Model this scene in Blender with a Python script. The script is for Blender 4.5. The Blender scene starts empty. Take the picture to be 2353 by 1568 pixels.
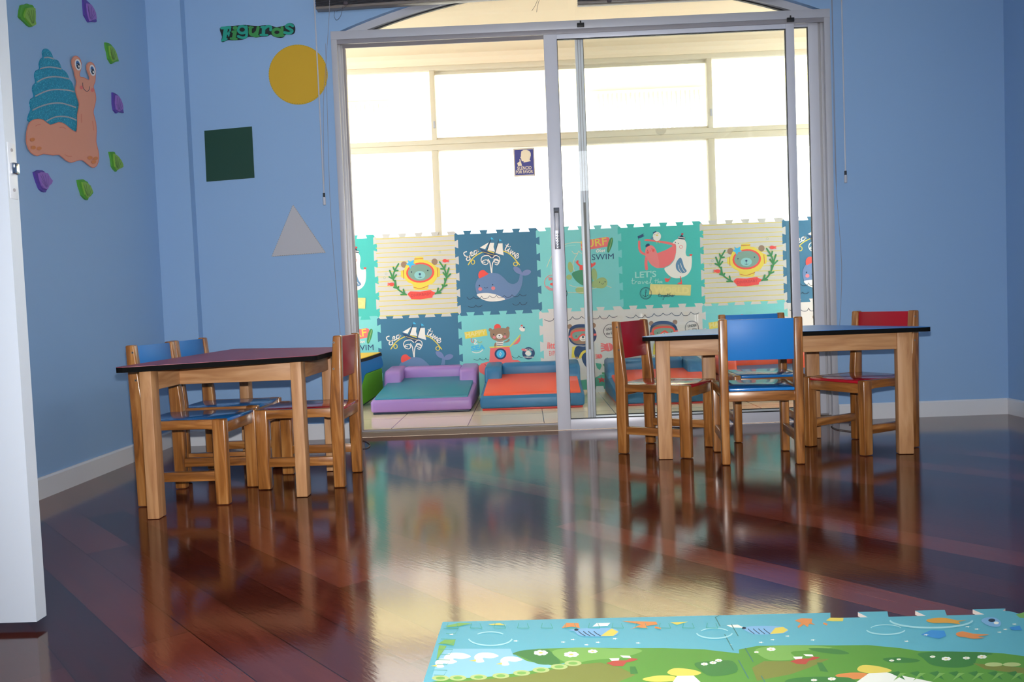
import bpy, bmesh, math, random
import numpy as np
from mathutils import Vector, Matrix
from mathutils.geometry import tessellate_polygon
S = bpy.context.scene
COL = S.collection
rnd = random.Random(7)
PI = math.pi

# ------------------------------------------------------------------ camera model
F_PX, PITCH, ROLL, YAW, CAM_H = 1900.0, .0439, -.0399, .0178, .6955
W_PX, H_PX = 2353, 1568
fw = Vector((-math.sin(YAW)*math.cos(PITCH), math.cos(YAW)*math.cos(PITCH), -math.sin(PITCH)))
r0 = Vector((math.cos(YAW), math.sin(YAW), 0)); u0 = r0.cross(fw)
rt = math.cos(ROLL)*r0 + math.sin(ROLL)*u0
up = -math.sin(ROLL)*r0 + math.cos(ROLL)*u0
EYE = Vector((0, 0, CAM_H))
def ray(u, v): return fw + (u-W_PX/2)/F_PX*rt - (v-H_PX/2)/F_PX*up
def on_x(u, v, x): d = ray(u, v); return EYE + d*(x/d.x)
def on_y(u, v, y): d = ray(u, v); return EYE + d*(y/d.y)
def on_z(u, v, z=0.0): d = ray(u, v); return EYE + d*((z-CAM_H)/d.z)

# ------------------------------------------------------------------ materials
MATS = {}
def lin(c):
    if isinstance(c, str):
        c = c.lstrip('#'); c = [int(c[i:i+2], 16)/255 for i in (0, 2, 4)]
    return tuple((x/12.92 if x <= .04045 else ((x+.055)/1.055)**2.4) for x in c) + (1.0,)
def M(name, col, rough=.6, metal=0.0, spec=.5, coat=0.0, noise=0.0, nscale=40, bump=0.0, bscale=200):
    if name in MATS: return MATS[name]
    m = bpy.data.materials.new(name); m.use_nodes = True
    nt = m.node_tree; b = nt.nodes['Principled BSDF']
    c = lin(col)
    b.inputs['Base Color'].default_value = c
    b.inputs['Roughness'].default_value = rough
    b.inputs['Metallic'].default_value = metal
    b.inputs['Specular IOR Level'].default_value = spec
    b.inputs['Coat Weight'].default_value = coat
    if noise or bump:
        tc = nt.nodes.new('ShaderNodeTexCoord')
    if noise:
        n = nt.nodes.new('ShaderNodeTexNoise'); n.inputs['Scale'].default_value = nscale; n.inputs['Detail'].default_value = 4
        r = nt.nodes.new('ShaderNodeValToRGB')
        r.color_ramp.elements[0].position = .3; r.color_ramp.elements[1].position = .7
        r.color_ramp.elements[0].color = tuple(x*(1-noise) for x in c[:3])+(1,)
        r.color_ramp.elements[1].color = tuple(min(1, x*(1+noise)) for x in c[:3])+(1,)
        nt.links.new(tc.outputs['Object'], n.inputs['Vector']); nt.links.new(n.outputs['Fac'], r.inputs['Fac'])
        nt.links.new(r.outputs['Color'], b.inputs['Base Color'])
    if bump:
        n2 = nt.nodes.new('ShaderNodeTexNoise'); n2.inputs['Scale'].default_value = bscale; n2.inputs['Detail'].default_value = 3
        bp = nt.nodes.new('ShaderNodeBump'); bp.inputs['Strength'].default_value = bump; bp.inputs['Distance'].default_value = .002
        nt.links.new(tc.outputs['Object'], n2.inputs['Vector']); nt.links.new(n2.outputs['Fac'], bp.inputs['Height'])
        nt.links.new(bp.outputs['Normal'], b.inputs['Normal'])
    MATS[name] = m
    return m
def wood(name, dark, mid, light, axis, rough=.28, coat=.35):
    if name in MATS: return MATS[name]
    m = bpy.data.materials.new(name); m.use_nodes = True
    nt = m.node_tree; b = nt.nodes['Principled BSDF']; L = nt.links.new
    tc = nt.nodes.new('ShaderNodeTexCoord'); oi = nt.nodes.new('ShaderNodeObjectInfo')
    ad = nt.nodes.new('ShaderNodeVectorMath'); ad.operation = 'ADD'
    mu = nt.nodes.new('ShaderNodeVectorMath'); mu.operation = 'SCALE'; mu.inputs['Scale'].default_value = 7.0
    L(oi.outputs['Location'], mu.inputs[0]); L(tc.outputs['Object'], ad.inputs[0]); L(mu.outputs[0], ad.inputs[1])
    mp = nt.nodes.new('ShaderNodeMapping'); s = [34, 34, 34]; s[axis] = 3.2; mp.inputs['Scale'].default_value = s
    L(ad.outputs[0], mp.inputs['Vector'])
    n = nt.nodes.new('ShaderNodeTexNoise'); n.inputs['Scale'].default_value = 1.0; n.inputs['Detail'].default_value = 6; n.inputs['Distortion'].default_value = 1.2
    L(mp.outputs[0], n.inputs['Vector'])
    r = nt.nodes.new('ShaderNodeValToRGB'); e = r.color_ramp.elements
    e[0].position = .28; e[0].color = lin(dark); e[1].position = .74; e[1].color = lin(light)
    k = e.new(.52); k.color = lin(mid)
    L(n.outputs['Fac'], r.inputs['Fac']); L(r.outputs['Color'], b.inputs['Base Color'])
    b.inputs['Roughness'].default_value = rough; b.inputs['Coat Weight'].default_value = coat; b.inputs['Coat Roughness'].default_value = .15
    MATS[name] = m
    return m
CHW = [wood('chair_wood_%s' % 'xyz'[i], '#5e3718', '#97602d', '#bb874e', i) for i in range(3)]
TBW = [wood('table_wood_%s' % 'xyz'[i], '#a06f48', '#b98a5e', '#c99c72', i, .5, .0) for i in range(3)]

def glass_mat(name, tint, refl=.9):
    m = bpy.data.materials.new(name); m.use_nodes = True; nt = m.node_tree; nt.nodes.clear(); L = nt.links.new
    o = nt.nodes.new('ShaderNodeOutputMaterial'); mx = nt.nodes.new('ShaderNodeMixShader')
    t = nt.nodes.new('ShaderNodeBsdfTransparent'); g = nt.nodes.new('ShaderNodeBsdfGlossy')
    f = nt.nodes.new('ShaderNodeFresnel'); f.inputs['IOR'].default_value = 1.45
    t.inputs['Color'].default_value = tint; g.inputs['Roughness'].default_value = .01; g.inputs['Color'].default_value = (refl, refl, refl, 1)
    L(f.outputs[0], mx.inputs[0]); L(t.outputs[0], mx.inputs[1]); L(g.outputs[0], mx.inputs[2]); L(mx.outputs[0], o.inputs['Surface'])
    MATS[name] = m
    return m
GLASS = glass_mat('door_glass', (.965, .98, .975, 1))
WGLASS = glass_mat('window_glass', (.97, .98, .98, 1))

def floor_mat():
    m = bpy.data.materials.new('varnished_wood_floor'); m.use_nodes = True; nt = m.node_tree; b = nt.nodes['Principled BSDF']; L = nt.links.new
    tc = nt.nodes.new('ShaderNodeTexCoord'); mp = nt.nodes.new('ShaderNodeMapping')
    mp.inputs['Rotation'].default_value = (0, 0, math.radians(48))
    L(tc.outputs['Object'], mp.inputs['Vector'])
    br = nt.nodes.new('ShaderNodeTexBrick'); br.offset = .37; br.offset_frequency = 2
    br.inputs['Scale'].default_value = 1; br.inputs['Brick Width'].default_value = 1.35; br.inputs['Row Height'].default_value = .125
    br.inputs['Mortar Size'].default_value = .0012; br.inputs['Mortar Smooth'].default_value = .1; br.inputs['Bias'].default_value = -.1
    br.inputs['Color1'].default_value = (0, 0, 0, 1); br.inputs['Color2'].default_value = (1, 1, 1, 1); br.inputs['Mortar'].default_value = (0, 0, 0, 1)
    L(mp.outputs[0], br.inputs['Vector'])
    mp2 = nt.nodes.new('ShaderNodeMapping'); mp2.inputs['Scale'].default_value = (2.2, 26, 1); L(mp.outputs[0], mp2.inputs['Vector'])
    n = nt.nodes.new('ShaderNodeTexNoise'); n.inputs['Scale'].default_value = 1.3; n.inputs['Detail'].default_value = 6; n.inputs['Distortion'].default_value = .8
    L(mp2.outputs[0], n.inputs['Vector'])
    r = nt.nodes.new('ShaderNodeValToRGB'); e = r.color_ramp.elements
    e[0].position = .0; e[0].color = lin('#2a100c'); e[1].position = 1.0; e[1].color = lin('#7d3c2d')
    k = e.new(.5); k.color = lin('#501f16')
    mx = nt.nodes.new('ShaderNodeMath'); mx.operation = 'MULTIPLY_ADD'; mx.inputs[1].default_value = .72
    a2 = nt.nodes.new('ShaderNodeMath'); a2.operation = 'MULTIPLY'; a2.inputs[1].default_value = .42
    L(n.outputs['Fac'], a2.inputs[0]); L(br.outputs['Color'], mx.inputs[0]); L(a2.outputs[0], mx.inputs[2])
    L(mx.outputs[0], r.inputs['Fac'])
    mm = nt.nodes.new('ShaderNodeMix'); mm.data_type = 'RGBA'; mm.inputs['B'].default_value = lin('#1c0a07')
    L(br.outputs['Fac'], mm.inputs['Factor']); L(r.outputs['Color'], mm.inputs['A']); L(mm.outputs['Result'], b.inputs['Base Color'])
    b.inputs['Roughness'].default_value = .105; b.inputs['Specular IOR Level'].default_value = .58
    n3 = nt.nodes.new('ShaderNodeTexNoise'); n3.inputs['Scale'].default_value = 1; n3.inputs['Detail'].default_value = 3
    mp3 = nt.nodes.new('ShaderNodeMapping'); mp3.inputs['Scale'].default_value = (30, 110, 1); L(mp.outputs[0], mp3.inputs['Vector']); L(mp3.outputs[0], n3.inputs['Vector'])
    bp = nt.nodes.new('ShaderNodeBump'); bp.inputs['Strength'].default_value = .13; bp.inputs['Distance'].default_value = .0009
    L(n3.outputs['Fac'], bp.inputs['Height']); L(bp.outputs['Normal'], b.inputs['Normal'])
    return m
def tile_mat():
    m = bpy.data.materials.new('glazed_floor_tiles'); m.use_nodes = True; nt = m.node_tree; b = nt.nodes['Principled BSDF']; L = nt.links.new
    tc = nt.nodes.new('ShaderNodeTexCoord'); mp = nt.nodes.new('ShaderNodeMapping'); mp.inputs['Location'].default_value = (.35, .13, 0)
    L(tc.outputs['Object'], mp.inputs['Vector'])
    br = nt.nodes.new('ShaderNodeTexBrick'); br.offset = 0
    br.inputs['Scale'].default_value = 1; br.inputs['Brick Width'].default_value = .43; br.inputs['Row Height'].default_value = .43
    br.inputs['Mortar Size'].default_value = .0025
    br.inputs['Color1'].default_value = lin('#f3e3c8'); br.inputs['Color2'].default_value = lin('#f5e6cc'); br.inputs['Mortar'].default_value = lin('#8d7a60')
    L(mp.outputs[0], br.inputs['Vector']); L(br.outputs['Color'], b.inputs['Base Color'])
    b.inputs['Roughness'].default_value = .12
    return m
def glitter_mat():
    m = bpy.data.materials.new('glitter_foam'); m.use_nodes = True; nt = m.node_tree; b = nt.nodes['Principled BSDF']; L = nt.links.new
    tc = nt.nodes.new('ShaderNodeTexCoord'); v = nt.nodes.new('ShaderNodeTexVoronoi'); v.inputs['Scale'].default_value = 330
    L(tc.outputs['Object'], v.inputs['Vector'])
    r = nt.nodes.new('ShaderNodeValToRGB'); e = r.color_ramp.elements
    e[0].position = 0; e[0].color = lin('#1680a0'); e[1].position = 1; e[1].color = lin('#6fe0ea')
    k = e.new(.75); k.color = lin('#2aa6c4')
    L(v.outputs['Color'], r.inputs['Fac']); L(r.outputs['Color'], b.inputs['Base Color'])
    b.inputs['Roughness'].default_value = .35; b.inputs['Metallic'].default_value = .3
    nm = nt.nodes.new('ShaderNodeBump'); nm.inputs['Strength'].default_value = .6; nm.inputs['Distance'].default_value = .002
    L(v.outputs['Distance'], nm.inputs['Height']); L(nm.outputs['Normal'], b.inputs['Normal'])
    MATS['glitter_foam'] = m
    return m
WALLP = M('blue_wall_paint', '#90b3da', .55, spec=.35, bump=.05, bscale=60)
WHITE = M('white_trim_paint', '#dadce0', .4)
CEIL = M('white_ceiling_paint', '#e6e4de', .8)
CREAM = M('cream_plaster', '#f7e6c8', .8)
ALU = M('anodised_aluminium', '#bdbec5', .4, .08)
ALUD = M('grey_aluminium', '#98959a', .45, .08)
CFRAME = M('warm_lit_window_frame', '#ddd2b8', .45)  # aluminium frames, with the warm bounce light put into their colour
ALUL = M('silver_door_profile', '#d2d4de', .35, .08)
BLACK = M('black_rubber', '#16171a', .5)
CHROME = M('chrome', '#c8cad0', .15, 1.0)

# ------------------------------------------------------------------ mesh building
class MB:
    def __init__(s): s.v = []; s.f = []; s.mi = []; s.mats = []; s.n = 0; s.smooth = []
    def slot(s, m):
        if m not in s.mats: s.mats.append(m)
        return s.mats.index(m)
    def add(s, verts, faces, m, smooth=False):
        o = len(s.v); s.v += [tuple(p) for p in verts]; k = s.slot(m)
        for f in faces: s.f.append([i+o for i in f]); s.mi.append(k); s.smooth.append(smooth)
    def bm(s, bm, m, smooth=False):
        bm.verts.ensure_lookup_table(); bm.verts.index_update()
        s.add([v.co.copy() for v in bm.verts], [[v.index for v in f.verts] for f in bm.faces], m, smooth); bm.free()
    def box(s, x0, x1, y0, y1, z0, z1, m, bev=0.0, seg=2, mat=None):
        bm = bmesh.new(); bmesh.ops.create_cube(bm, size=1)
        for v in bm.verts: v.co = Vector(((x0+x1)/2+v.co.x*(x1-x0), (y0+y1)/2+v.co.y*(y1-y0), (z0+z1)/2+v.co.z*(z1-z0)))
        if bev: bmesh.ops.bevel(bm, geom=list(bm.edges), offset=bev, segments=seg, profile=.5, affect='EDGES')
        if mat is not None: bmesh.ops.transform(bm, matrix=mat, verts=bm.verts)
        s.bm(bm, m, bool(bev)); return s
    def prism(s, pts, ax, a0, a1, m, bev=0.0, seg=2, mat=None):
        """polygon pts in the plane normal to axis ax, extruded a0..a1.  ax 0: pts=(y,z); 1: (x,z); 2: (x,y)"""
        def P(p, a): return ((a, p[0], p[1]), (p[0], a, p[1]), (p[0], p[1], a))[ax]
        n = len(pts); vs = [P(p, a0) for p in pts]+[P(p, a1) for p in pts]
        fs = [[i, (i+1) % n, n+(i+1) % n, n+i] for i in range(n)]
        bm = bmesh.new(); bv = [bm.verts.new(v) for v in vs]
        for f in fs: bm.faces.new([bv[i] for i in f])
        if bev:
            bm.faces.new([bv[i] for i in range(n)][::-1]); bm.faces.new([bv[n+i] for i in range(n)])
            bmesh.ops.recalc_face_normals(bm, faces=bm.faces)
            ed = [e for e in bm.edges if e.calc_face_angle(0) > .35]
            bmesh.ops.bevel(bm, geom=ed, offset=bev, segments=seg, profile=.5, affect='EDGES')
        else:
            for t in tessellate_polygon([[Vector((p[0], p[1], 0)) for p in pts]]):
                try: bm.faces.new([bv[i] for i in t]); bm.faces.new([bv[n+i] for i in t])
                except ValueError: pass
            bmesh.ops.recalc_face_normals(bm, faces=bm.faces)
        if mat is not None: bmesh.ops.transform(bm, matrix=mat, verts=bm.verts)
        s.bm(bm, m, bool(bev)); return s
    def tube(s, pts, r, m, seg=8):
        pts = [Vector(p) for p in pts]; rings = []
        for i, p in enumerate(pts):
            d = (pts[min(i+1, len(pts)-1)]-pts[max(i-1, 0)]).normalized()
            a = d.orthogonal().normalized() if i == 0 else (A-d*A.dot(d)).normalized()
            A = a; b = d.cross(a)
            rings.append([p+(a*math.cos(t*2*PI/seg)+b*math.sin(t*2*PI/seg))*r for t in range(seg)])
        vs = [q for R in rings for q in R]; fs = []
        for i in range(len(pts)-1):
            for t in range(seg): fs.append([i*seg+t, i*seg+(t+1) % seg, (i+1)*seg+(t+1) % seg, (i+1)*seg+t])
        fs.append(list(range(seg))[::-1]); fs.append([(len(pts)-1)*seg+t for t in range(seg)])
        s.add(vs, fs, m, True); return s
    def cyl(s, c, d, r, h, m, seg=16):
        d = Vector(d).normalized(); return s.tube([Vector(c), Vector(c)+d*h], r, m, seg)
    def build(s, name, parent=None, loc=None, rot=None):
        me = bpy.data.meshes.new(name); me.from_pydata(s.v, [], s.f)
        for m in s.mats: me.materials.append(m)
        for p, k, sm in zip(me.polygons, s.mi, s.smooth): p.material_index = k; p.use_smooth = sm
        me.update()
        if any(s.smooth): me.set_sharp_from_angle(angle=math.radians(35))
        o = bpy.data.objects.new(name, me); COL.objects.link(o)
        if parent: o.parent = parent
        if loc is not None: o.location = loc
        if rot is not None: o.rotation_euler = rot
        return o
def box(name, dims, m, parent=None, bev=0.0):
    return MB().box(*dims, m, bev).build(name, parent)
def tag(o, label, cat, group=None):
    o['label'] = label; o['category'] = cat
    if group: o['group'] = group
    return o
def struct(o): o['kind'] = 'structure'; return o
def thing(name, label, cat, loc=(0, 0, 0), rz=0, group=None):
    o = bpy.data.objects.new(name, None); COL.objects.link(o); o.location = loc; o.rotation_euler = (0, 0, rz); o.empty_display_size = .05
    return tag(o, label, cat, group)
def sroot(name, loc=(0, 0, 0)):
    o = bpy.data.objects.new(name, None); COL.objects.link(o); o.location = loc; o.empty_display_size = .05
    return struct(o)
def dup(root, label, loc, rz, remap=None):
    r = root.copy(); COL.objects.link(r); r.location = loc; r.rotation_euler = (0, 0, rz); r['label'] = label
    def kids(src, dst):
        for ch in list(src.children):
            c = ch.copy(); COL.objects.link(c); c.parent = dst
            if remap and c.type == 'MESH' and any(m in remap for m in c.data.materials):
                key = (ch.data.name, tuple(x.name for x in remap.values()))
                if key not in RC:
                    d = ch.data.copy()
                    for i, m in enumerate(d.materials):
                        if m in remap: d.materials[i] = remap[m]
                    RC[key] = d
                c.data = RC[key]
            kids(ch, c)
    kids(root, r)
    return r
RC = {}

# ------------------------------------------------------------------ flat artwork (shapes cut from thin coloured sheets)
def smooth(pts, closed=True, n=6):
    P = [Vector(p) for p in pts]; N = len(P); out = []
    rng = range(N) if closed else range(N-1)
    for i in rng:
        if closed: a, b, c, d = P[i-1], P[i], P[(i+1) % N], P[(i+2) % N]
        else: a, b, c, d = P[max(i-1, 0)], P[i], P[i+1], P[min(i+2, N-1)]
        for k in range(n):
            t = k/n
            out.append(.5*((2*b)+(c-a)*t+(2*a-5*b+4*c-d)*t*t+(3*b-a-3*c+d)*t**3))
    if not closed: out.append(P[-1].copy())
    return out
FONTC = {}
def font_mesh(txt, bold=0.0, shear=0.0):
    k = (txt, bold, shear)
    if k not in FONTC:
        cu = bpy.data.curves.new('lettering', 'FONT'); cu.body = txt; cu.offset = bold; cu.shear = shear; cu.resolution_u = 3
        ob = bpy.data.objects.new('lettering', cu); COL.objects.link(ob)
        dg = bpy.context.evaluated_depsgraph_get(); ev = ob.evaluated_get(dg); me = ev.to_mesh()
        vs = [tuple(v.co) for v in me.vertices]; fs = [list(p.vertices) for p in me.polygons]
        ev.to_mesh_clear(); bpy.data.objects.remove(ob); bpy.data.curves.remove(cu)
        x0 = min(v[0] for v in vs); x1 = max(v[0] for v in vs); y0 = min(v[1] for v in vs); y1 = max(v[1] for v in vs)
        FONTC[k] = ([((v[0]-x0)/(x1-x0), (v[1]-y0)/(y1-y0)) for v in vs], fs)
    return FONTC[k]
def clip_rect(q, x0, x1, y0, y1):
    for ax, lim, sg in ((0, x0, 1), (0, x1, -1), (1, y0, 1), (1, y1, -1)):
        out = []
        for i in range(len(q)):
            a, b = q[i-1], q[i]; ia, ib = (a[ax]-lim)*sg >= 0, (b[ax]-lim)*sg >= 0
            if ia != ib:
                t = (lim-a[ax])/(b[ax]-a[ax]); out.append((a[0]+(b[0]-a[0])*t, a[1]+(b[1]-a[1])*t))
            if ib: out.append(b)
        q = out
        if not q: break
    return q
class Art:
    """pen on a sheet: map2 turns drawing coordinates into sheet coordinates, lift turns sheet coordinates plus a layer height into 3D"""
    def __init__(s, mb, map2, lift, step=.00012, base=.0002): s.mb = mb; s.m = map2; s.l = lift; s.k = 0; s.step = step; s.base = base; s.clip = None
    def h(s): s.k += 1; return s.base+s.step*s.k
    def poly(s, pts, m, sm=False, n=6):
        if sm: pts = smooth(pts, True, n)
        q = [s.m(p[0], p[1]) for p in pts]; h = s.h()
        if s.clip: q = clip_rect(q, *s.clip)
        if len(q) < 3: return
        V = [Vector((a, b, 0)) for a, b in q]
        s.mb.add([s.l(a, b, h) for a, b in q], [list(t) for t in tessellate_polygon([V])], m)
    def ell(s, cx, cy, rx, ry, m, rot=0.0, n=24):
        c, t = math.cos(rot), math.sin(rot)
        s.poly([(cx+rx*math.cos(a)*c-ry*math.sin(a)*t, cy+rx*math.cos(a)*t+ry*math.sin(a)*c) for a in [2*PI*i/n for i in range(n)]], m)
    def ring(s, cx, cy, rx, ry, w, m, n=28, a0=0, a1=2*PI):
        s.stroke([(cx+rx*math.cos(a0+(a1-a0)*i/n), cy+ry*math.sin(a0+(a1-a0)*i/n)) for i in range(n+1)], w, m, sm=False)
    def stroke(s, pts, w, m, sm=True, n=5, cap=True):
        P = smooth(pts, False, n) if sm and len(pts) > 2 else [Vector(p) for p in pts]
        L = []; Rr = []
        for i, p in enumerate(P):
            d = P[min(i+1, len(P)-1)]-P[max(i-1, 0)]
            if d.length < 1e-9: d = Vector((1, 0))
            d.normalize(); nn = Vector((-d.y, d.x))*w/2
            L.append(p+nn); Rr.append(p-nn)
        if s.clip:
            for i in range(len(P)-1): s.poly([L[i], Rr[i], Rr[i+1], L[i+1]], m)
            return
        h = s.h(); vs = []; fs = []
        for a, b in zip(L, Rr):
            vs.append(s.l(*s.m(a.x, a.y), h)); vs.append(s.l(*s.m(b.x, b.y), h))
        for i in range(len(P)-1): fs.append([2*i, 2*i+1, 2*i+3, 2*i+2])
        s.mb.add(vs, fs, m)
        if cap:
            s.ell(P[0].x, P[0].y, w/2, w/2, m, n=10); s.ell(P[-1].x, P[-1].y, w/2, w/2, m, n=10)
    def text(s, txt, p0, p1, p2, m, bold=0.0, shear=0.0):
        """p0 lower-left, p1 lower-right, p2 upper-left of the lettering's box"""
        vs, fs = font_mesh(txt, bold, shear); h = s.h()
        p0, p1, p2 = Vector(p0), Vector(p1), Vector(p2)
        q = [p0+(p1-p0)*a+(p2-p0)*b for a, b in vs]
        s.mb.add([s.l(*s.m(v.x, v.y), h) for v in q], fs, m)
def homography(src, dst):
    A = []; B = []
    for (x, y), (u, v) in zip(src, dst):
        A.append([x, y, 1, 0, 0, 0, -u*x, -u*y]); B.append(u)
        A.append([0, 0, 0, x, y, 1, -v*x, -v*y]); B.append(v)
    h = np.linalg.solve(np.array(A, float), np.array(B, float))
    def f(x, y):
        w = h[6]*x+h[7]*y+1
        return float((h[0]*x+h[1]*y+h[2])/w), float((h[3]*x+h[4]*y+h[5])/w)
    return f

# ================================================================== THE ROOM
XL, XR, YB, YF, ZC = -1.953, 2.588, 4.49, -2.2, 2.85
JL, JR, ZT = -.985, 1.672, 2.18
PZ = .026                                        # patio floor level
RAD = 3.55; AC = (JL+JR)/2; HALF = (JR-JL)/2
ZA = ZT-math.sqrt(RAD*RAD-HALF*HALF)
def arch(x, off=0.0): return ZA+math.sqrt((RAD-off)**2-(x-AC)**2)
NA = 28
struct(MB().box(XL-.12, XR+.12, YF-.12, YB+.0, -.1, 0, floor_mat()).build('floor'))
struct(box('ceiling', (XL-.12, XR+.12, YF-.12, YB+.14, ZC, ZC+.1), CEIL))
struct(box('wall_left', (XL-.12, XL, YF-.12, YB+.14, 0, ZC), WALLP))
SY0, SY1, SZ0, SZ1 = -2.05, 2.4, 2.12, 2.80    # unseen high window, added in the right wall to brighten the left one
mb = MB(); mb.box(XR, XR+.12, YF-.12, YB+.14, 0, SZ0, WALLP); mb.box(XR, XR+.12, YF-.12, YB+.14, SZ1, ZC, WALLP); mb.box(XR, XR+.12, YF-.12, SY0, SZ0, SZ1, WALLP); mb.box(XR, XR+.12, SY1, YB+.14, SZ0, SZ1, WALLP)
struct(mb.build('wall_right'))
w3 = sroot('added_window_3', (XR+.06, (SY0+SY1)/2, SZ0))
mb = MB()
for a, b, c_, d_ in ((SY0, SY1, SZ0, SZ0+.05), (SY0, SY1, SZ1-.05, SZ1), (SY0, SY0+.05, SZ0+.05, SZ1-.05), (SY1-.05, SY1, SZ0+.05, SZ1-.05), (-.6, -.55, SZ0+.05, SZ1-.05), (.9, .95, SZ0+.05, SZ1-.05)): mb.box(XR+.04, XR+.09, a, b, c_, d_, ALU, .002)
o = mb.build('frame', w3); o.matrix_parent_inverse = Matrix.Translation(-w3.location)
mb = MB(); mb.box(XR+.063, XR+.067, SY0+.05, SY1-.05, SZ0+.05, SZ1-.05, WGLASS); o = mb.build('pane', w3); o.matrix_parent_inverse = Matrix.Translation(-w3.location)
WX0, WX1, WZ0, WZ1 = -1.85, 2.45, 2.14, 2.78     # unseen window added behind the viewer to lift the dark blue walls
mb = MB(); mb.box(XL, XR, YF-.12, YF, 0, WZ0, WALLP); mb.box(XL, XR, YF-.12, YF, WZ1, ZC, WALLP); mb.box(XL, WX0, YF-.12, YF, WZ0, WZ1, WALLP); mb.box(WX1, XR, YF-.12, YF, WZ0, WZ1, WALLP)
struct(mb.build('wall_front'))
w2 = sroot('added_window_2', ((WX0+WX1)/2, YF-.06, WZ0))
mb = MB()
for a, b, c_, d_ in ((WX0, WX1, WZ0, WZ0+.05), (WX0, WX1, WZ1-.05, WZ1), (WX0, WX0+.05, WZ0+.05, WZ1-.05), (WX1-.05, WX1, WZ0+.05, WZ1-.05), (.28, .33, WZ0+.05, WZ1-.05)): mb.box(a, b, YF-.09, YF-.04, c_, d_, ALU, .002)
o = mb.build('frame', w2); o.matrix_parent_inverse = Matrix.Translation(-w2.location)
mb = MB(); mb.box(WX0+.05, WX1-.05, YF-.067, YF-.063, WZ0+.05, WZ1-.05, WGLASS); o = mb.build('pane', w2); o.matrix_parent_inverse = Matrix.Translation(-w2.location)
mb = MB()
pts = [(XL, 0), (JL, 0)]+[(JL+(JR-JL)*i/NA, arch(JL+(JR-JL)*i/NA)) for i in range(NA+1)]+[(JR, 0), (XR, 0), (XR, ZC), (XL, ZC)]
mb.prism(pts, 1, YB, YB+.14, WALLP)
mb.box(XL, -1.767, YB-.06, YB, 0, ZC, WALLP)
struct(mb.build('wall_back'))
BH, BT = .086, .012
mb = MB(); pr = [(0, 0), (BT, 0), (BT, BH-.008), (BT-.005, BH), (0, BH)]
mb.prism([(XL+a, b) for a, b in pr], 1, YF, YB-.06, WHITE); struct(mb.build('baseboard_left'))
mb = MB(); mb.prism([(XR-a, b) for a, b in pr], 1, YF, YB, WHITE); struct(mb.build('baseboard_right'))
mb = MB()
mb.prism([(YB-a, b) for a, b in pr], 0, -1.767+BT, JL-.002, WHITE)
mb.prism([(YB-.06-a, b) for a, b in pr], 0, XL, -1.767+BT, WHITE)
mb.box(-1.767, -1.767+BT, YB-.06, YB, 0, BH, WHITE)
mb.prism([(YB-a, b) for a, b in pr], 0, JR+.002, XR-BT, WHITE)
struct(mb.build('baseboard_back'))

# ---- sliding door in the arched opening
d1 = sroot('door_1', ((JL+JR)/2, YB, 0))
def D(mb, name, parent=None):
    o = mb.build(name, parent or d1)
    if parent is None or parent is d1: o.matrix_parent_inverse = Matrix.Translation(-d1.location)
    return o
def jamb(x, s):
    mb = MB()
    mb.box(*sorted((x, x+s*.031)), YB-.012, YB+.012, 0, ZT, ALU, .0015)
    mb.box(*sorted((x, x+s*.012)), YB+.012, YB+.13, 0, ZT, ALUD)
    mb.box(*sorted((x, x+s*.026)), YB+.012, YB+.02, 0, ZT, BLACK)
    mb.box(*sorted((x, x+s*.040)), YB+.022, YB+.030, PZ, ZT-.04, ALU, .001)
    mb.box(*sorted((x, x+s*.046)), YB+.056, YB+.064, PZ, ZT-.04, ALU, .001)
    mb.box(*sorted((x, x+s*.050)), YB+.095, YB+.13, PZ, ZT-.04, ALUD, .001)
    return mb
D(jamb(JL, 1), 'jamb'); D(jamb(JR, -1), 'jamb')
mb = MB()
mb.box(JL, JR, YB-.014, YB+.012, ZT-.030, ZT+.014, ALU, .0015)
mb.box(JL+.03, JR-.03, YB+.004, YB+.13, ZT-.012, ZT+.012, ALUD)
mb.box(JL+.03, JR-.03, YB-.008, YB+.004, ZT-.052, ZT-.030, ALUD, .001)
mb.box(JL+.03, JR-.03, YB+.060, YB+.066, ZT-.055, ZT-.012, ALUD)
D(mb, 'head_track')
mb = MB()
mb.box(JL+.012, JR-.012, YB+.004, YB+.135, 0, PZ-.002, M('brown_threshold', '#7d6a58', .5))
mb.box(JL+.03, JR-.03, YB+.050, YB+.054, PZ-.002, PZ+.006, ALUD)
D(mb, 'threshold')
# arched fanlight: aluminium strip following the arch, dark gasket, pane
def arch_band(o0, o1, y0, y1, m):
    mb = MB(); top = []; bot = []
    def zx(off):
        hh = math.sqrt(max((RAD-off)**2-(ZT+.014-ZA)**2, 0)); return AC-hh, AC+hh
    a0, a1 = zx(o0); b0, b1 = zx(o1)
    for i in range(NA+1):
        t = i/NA; top.append((a0+(a1-a0)*t, arch(a0+(a1-a0)*t, o0))); bot.append((b0+(b1-b0)*t, arch(b0+(b1-b0)*t, o1)))
    vs = []
    for (x, z), (x2, z2) in zip(top, bot): vs += [(x, y0, z), (x, y1, z), (x2, y0, z2), (x2, y1, z2)]
    fs = []
    for i in range(NA):
        k = 4*i; n = k+4
        fs += [[k, n, n+2, k+2], [k+1, k+3, n+3, n+1], [k+2, n+2, n+3, k+3], [k, k+1, n+1, n]]
    mb.add(vs, fs, m); return mb
D(arch_band(.001, .040, YB+.028, YB+.085, ALU), 'arch_frame')
D(arch_band(.040, .047, YB+.05, YB+.066, BLACK), 'arch_gasket')
bmf = MB(); hh = math.sqrt((RAD-.04)**2-(ZT+.014-ZA)**2)
xs = [AC-hh+2*hh*i/NA for i in range(NA+1)]
bmf.add([(x, YB+.058, arch(x, .04)) for x in xs]+[(x, YB+.058, ZT+.013) for x in xs], [[i, i+1, NA+2+i, NA+1+i] for i in range(NA)], GLASS)
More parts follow.
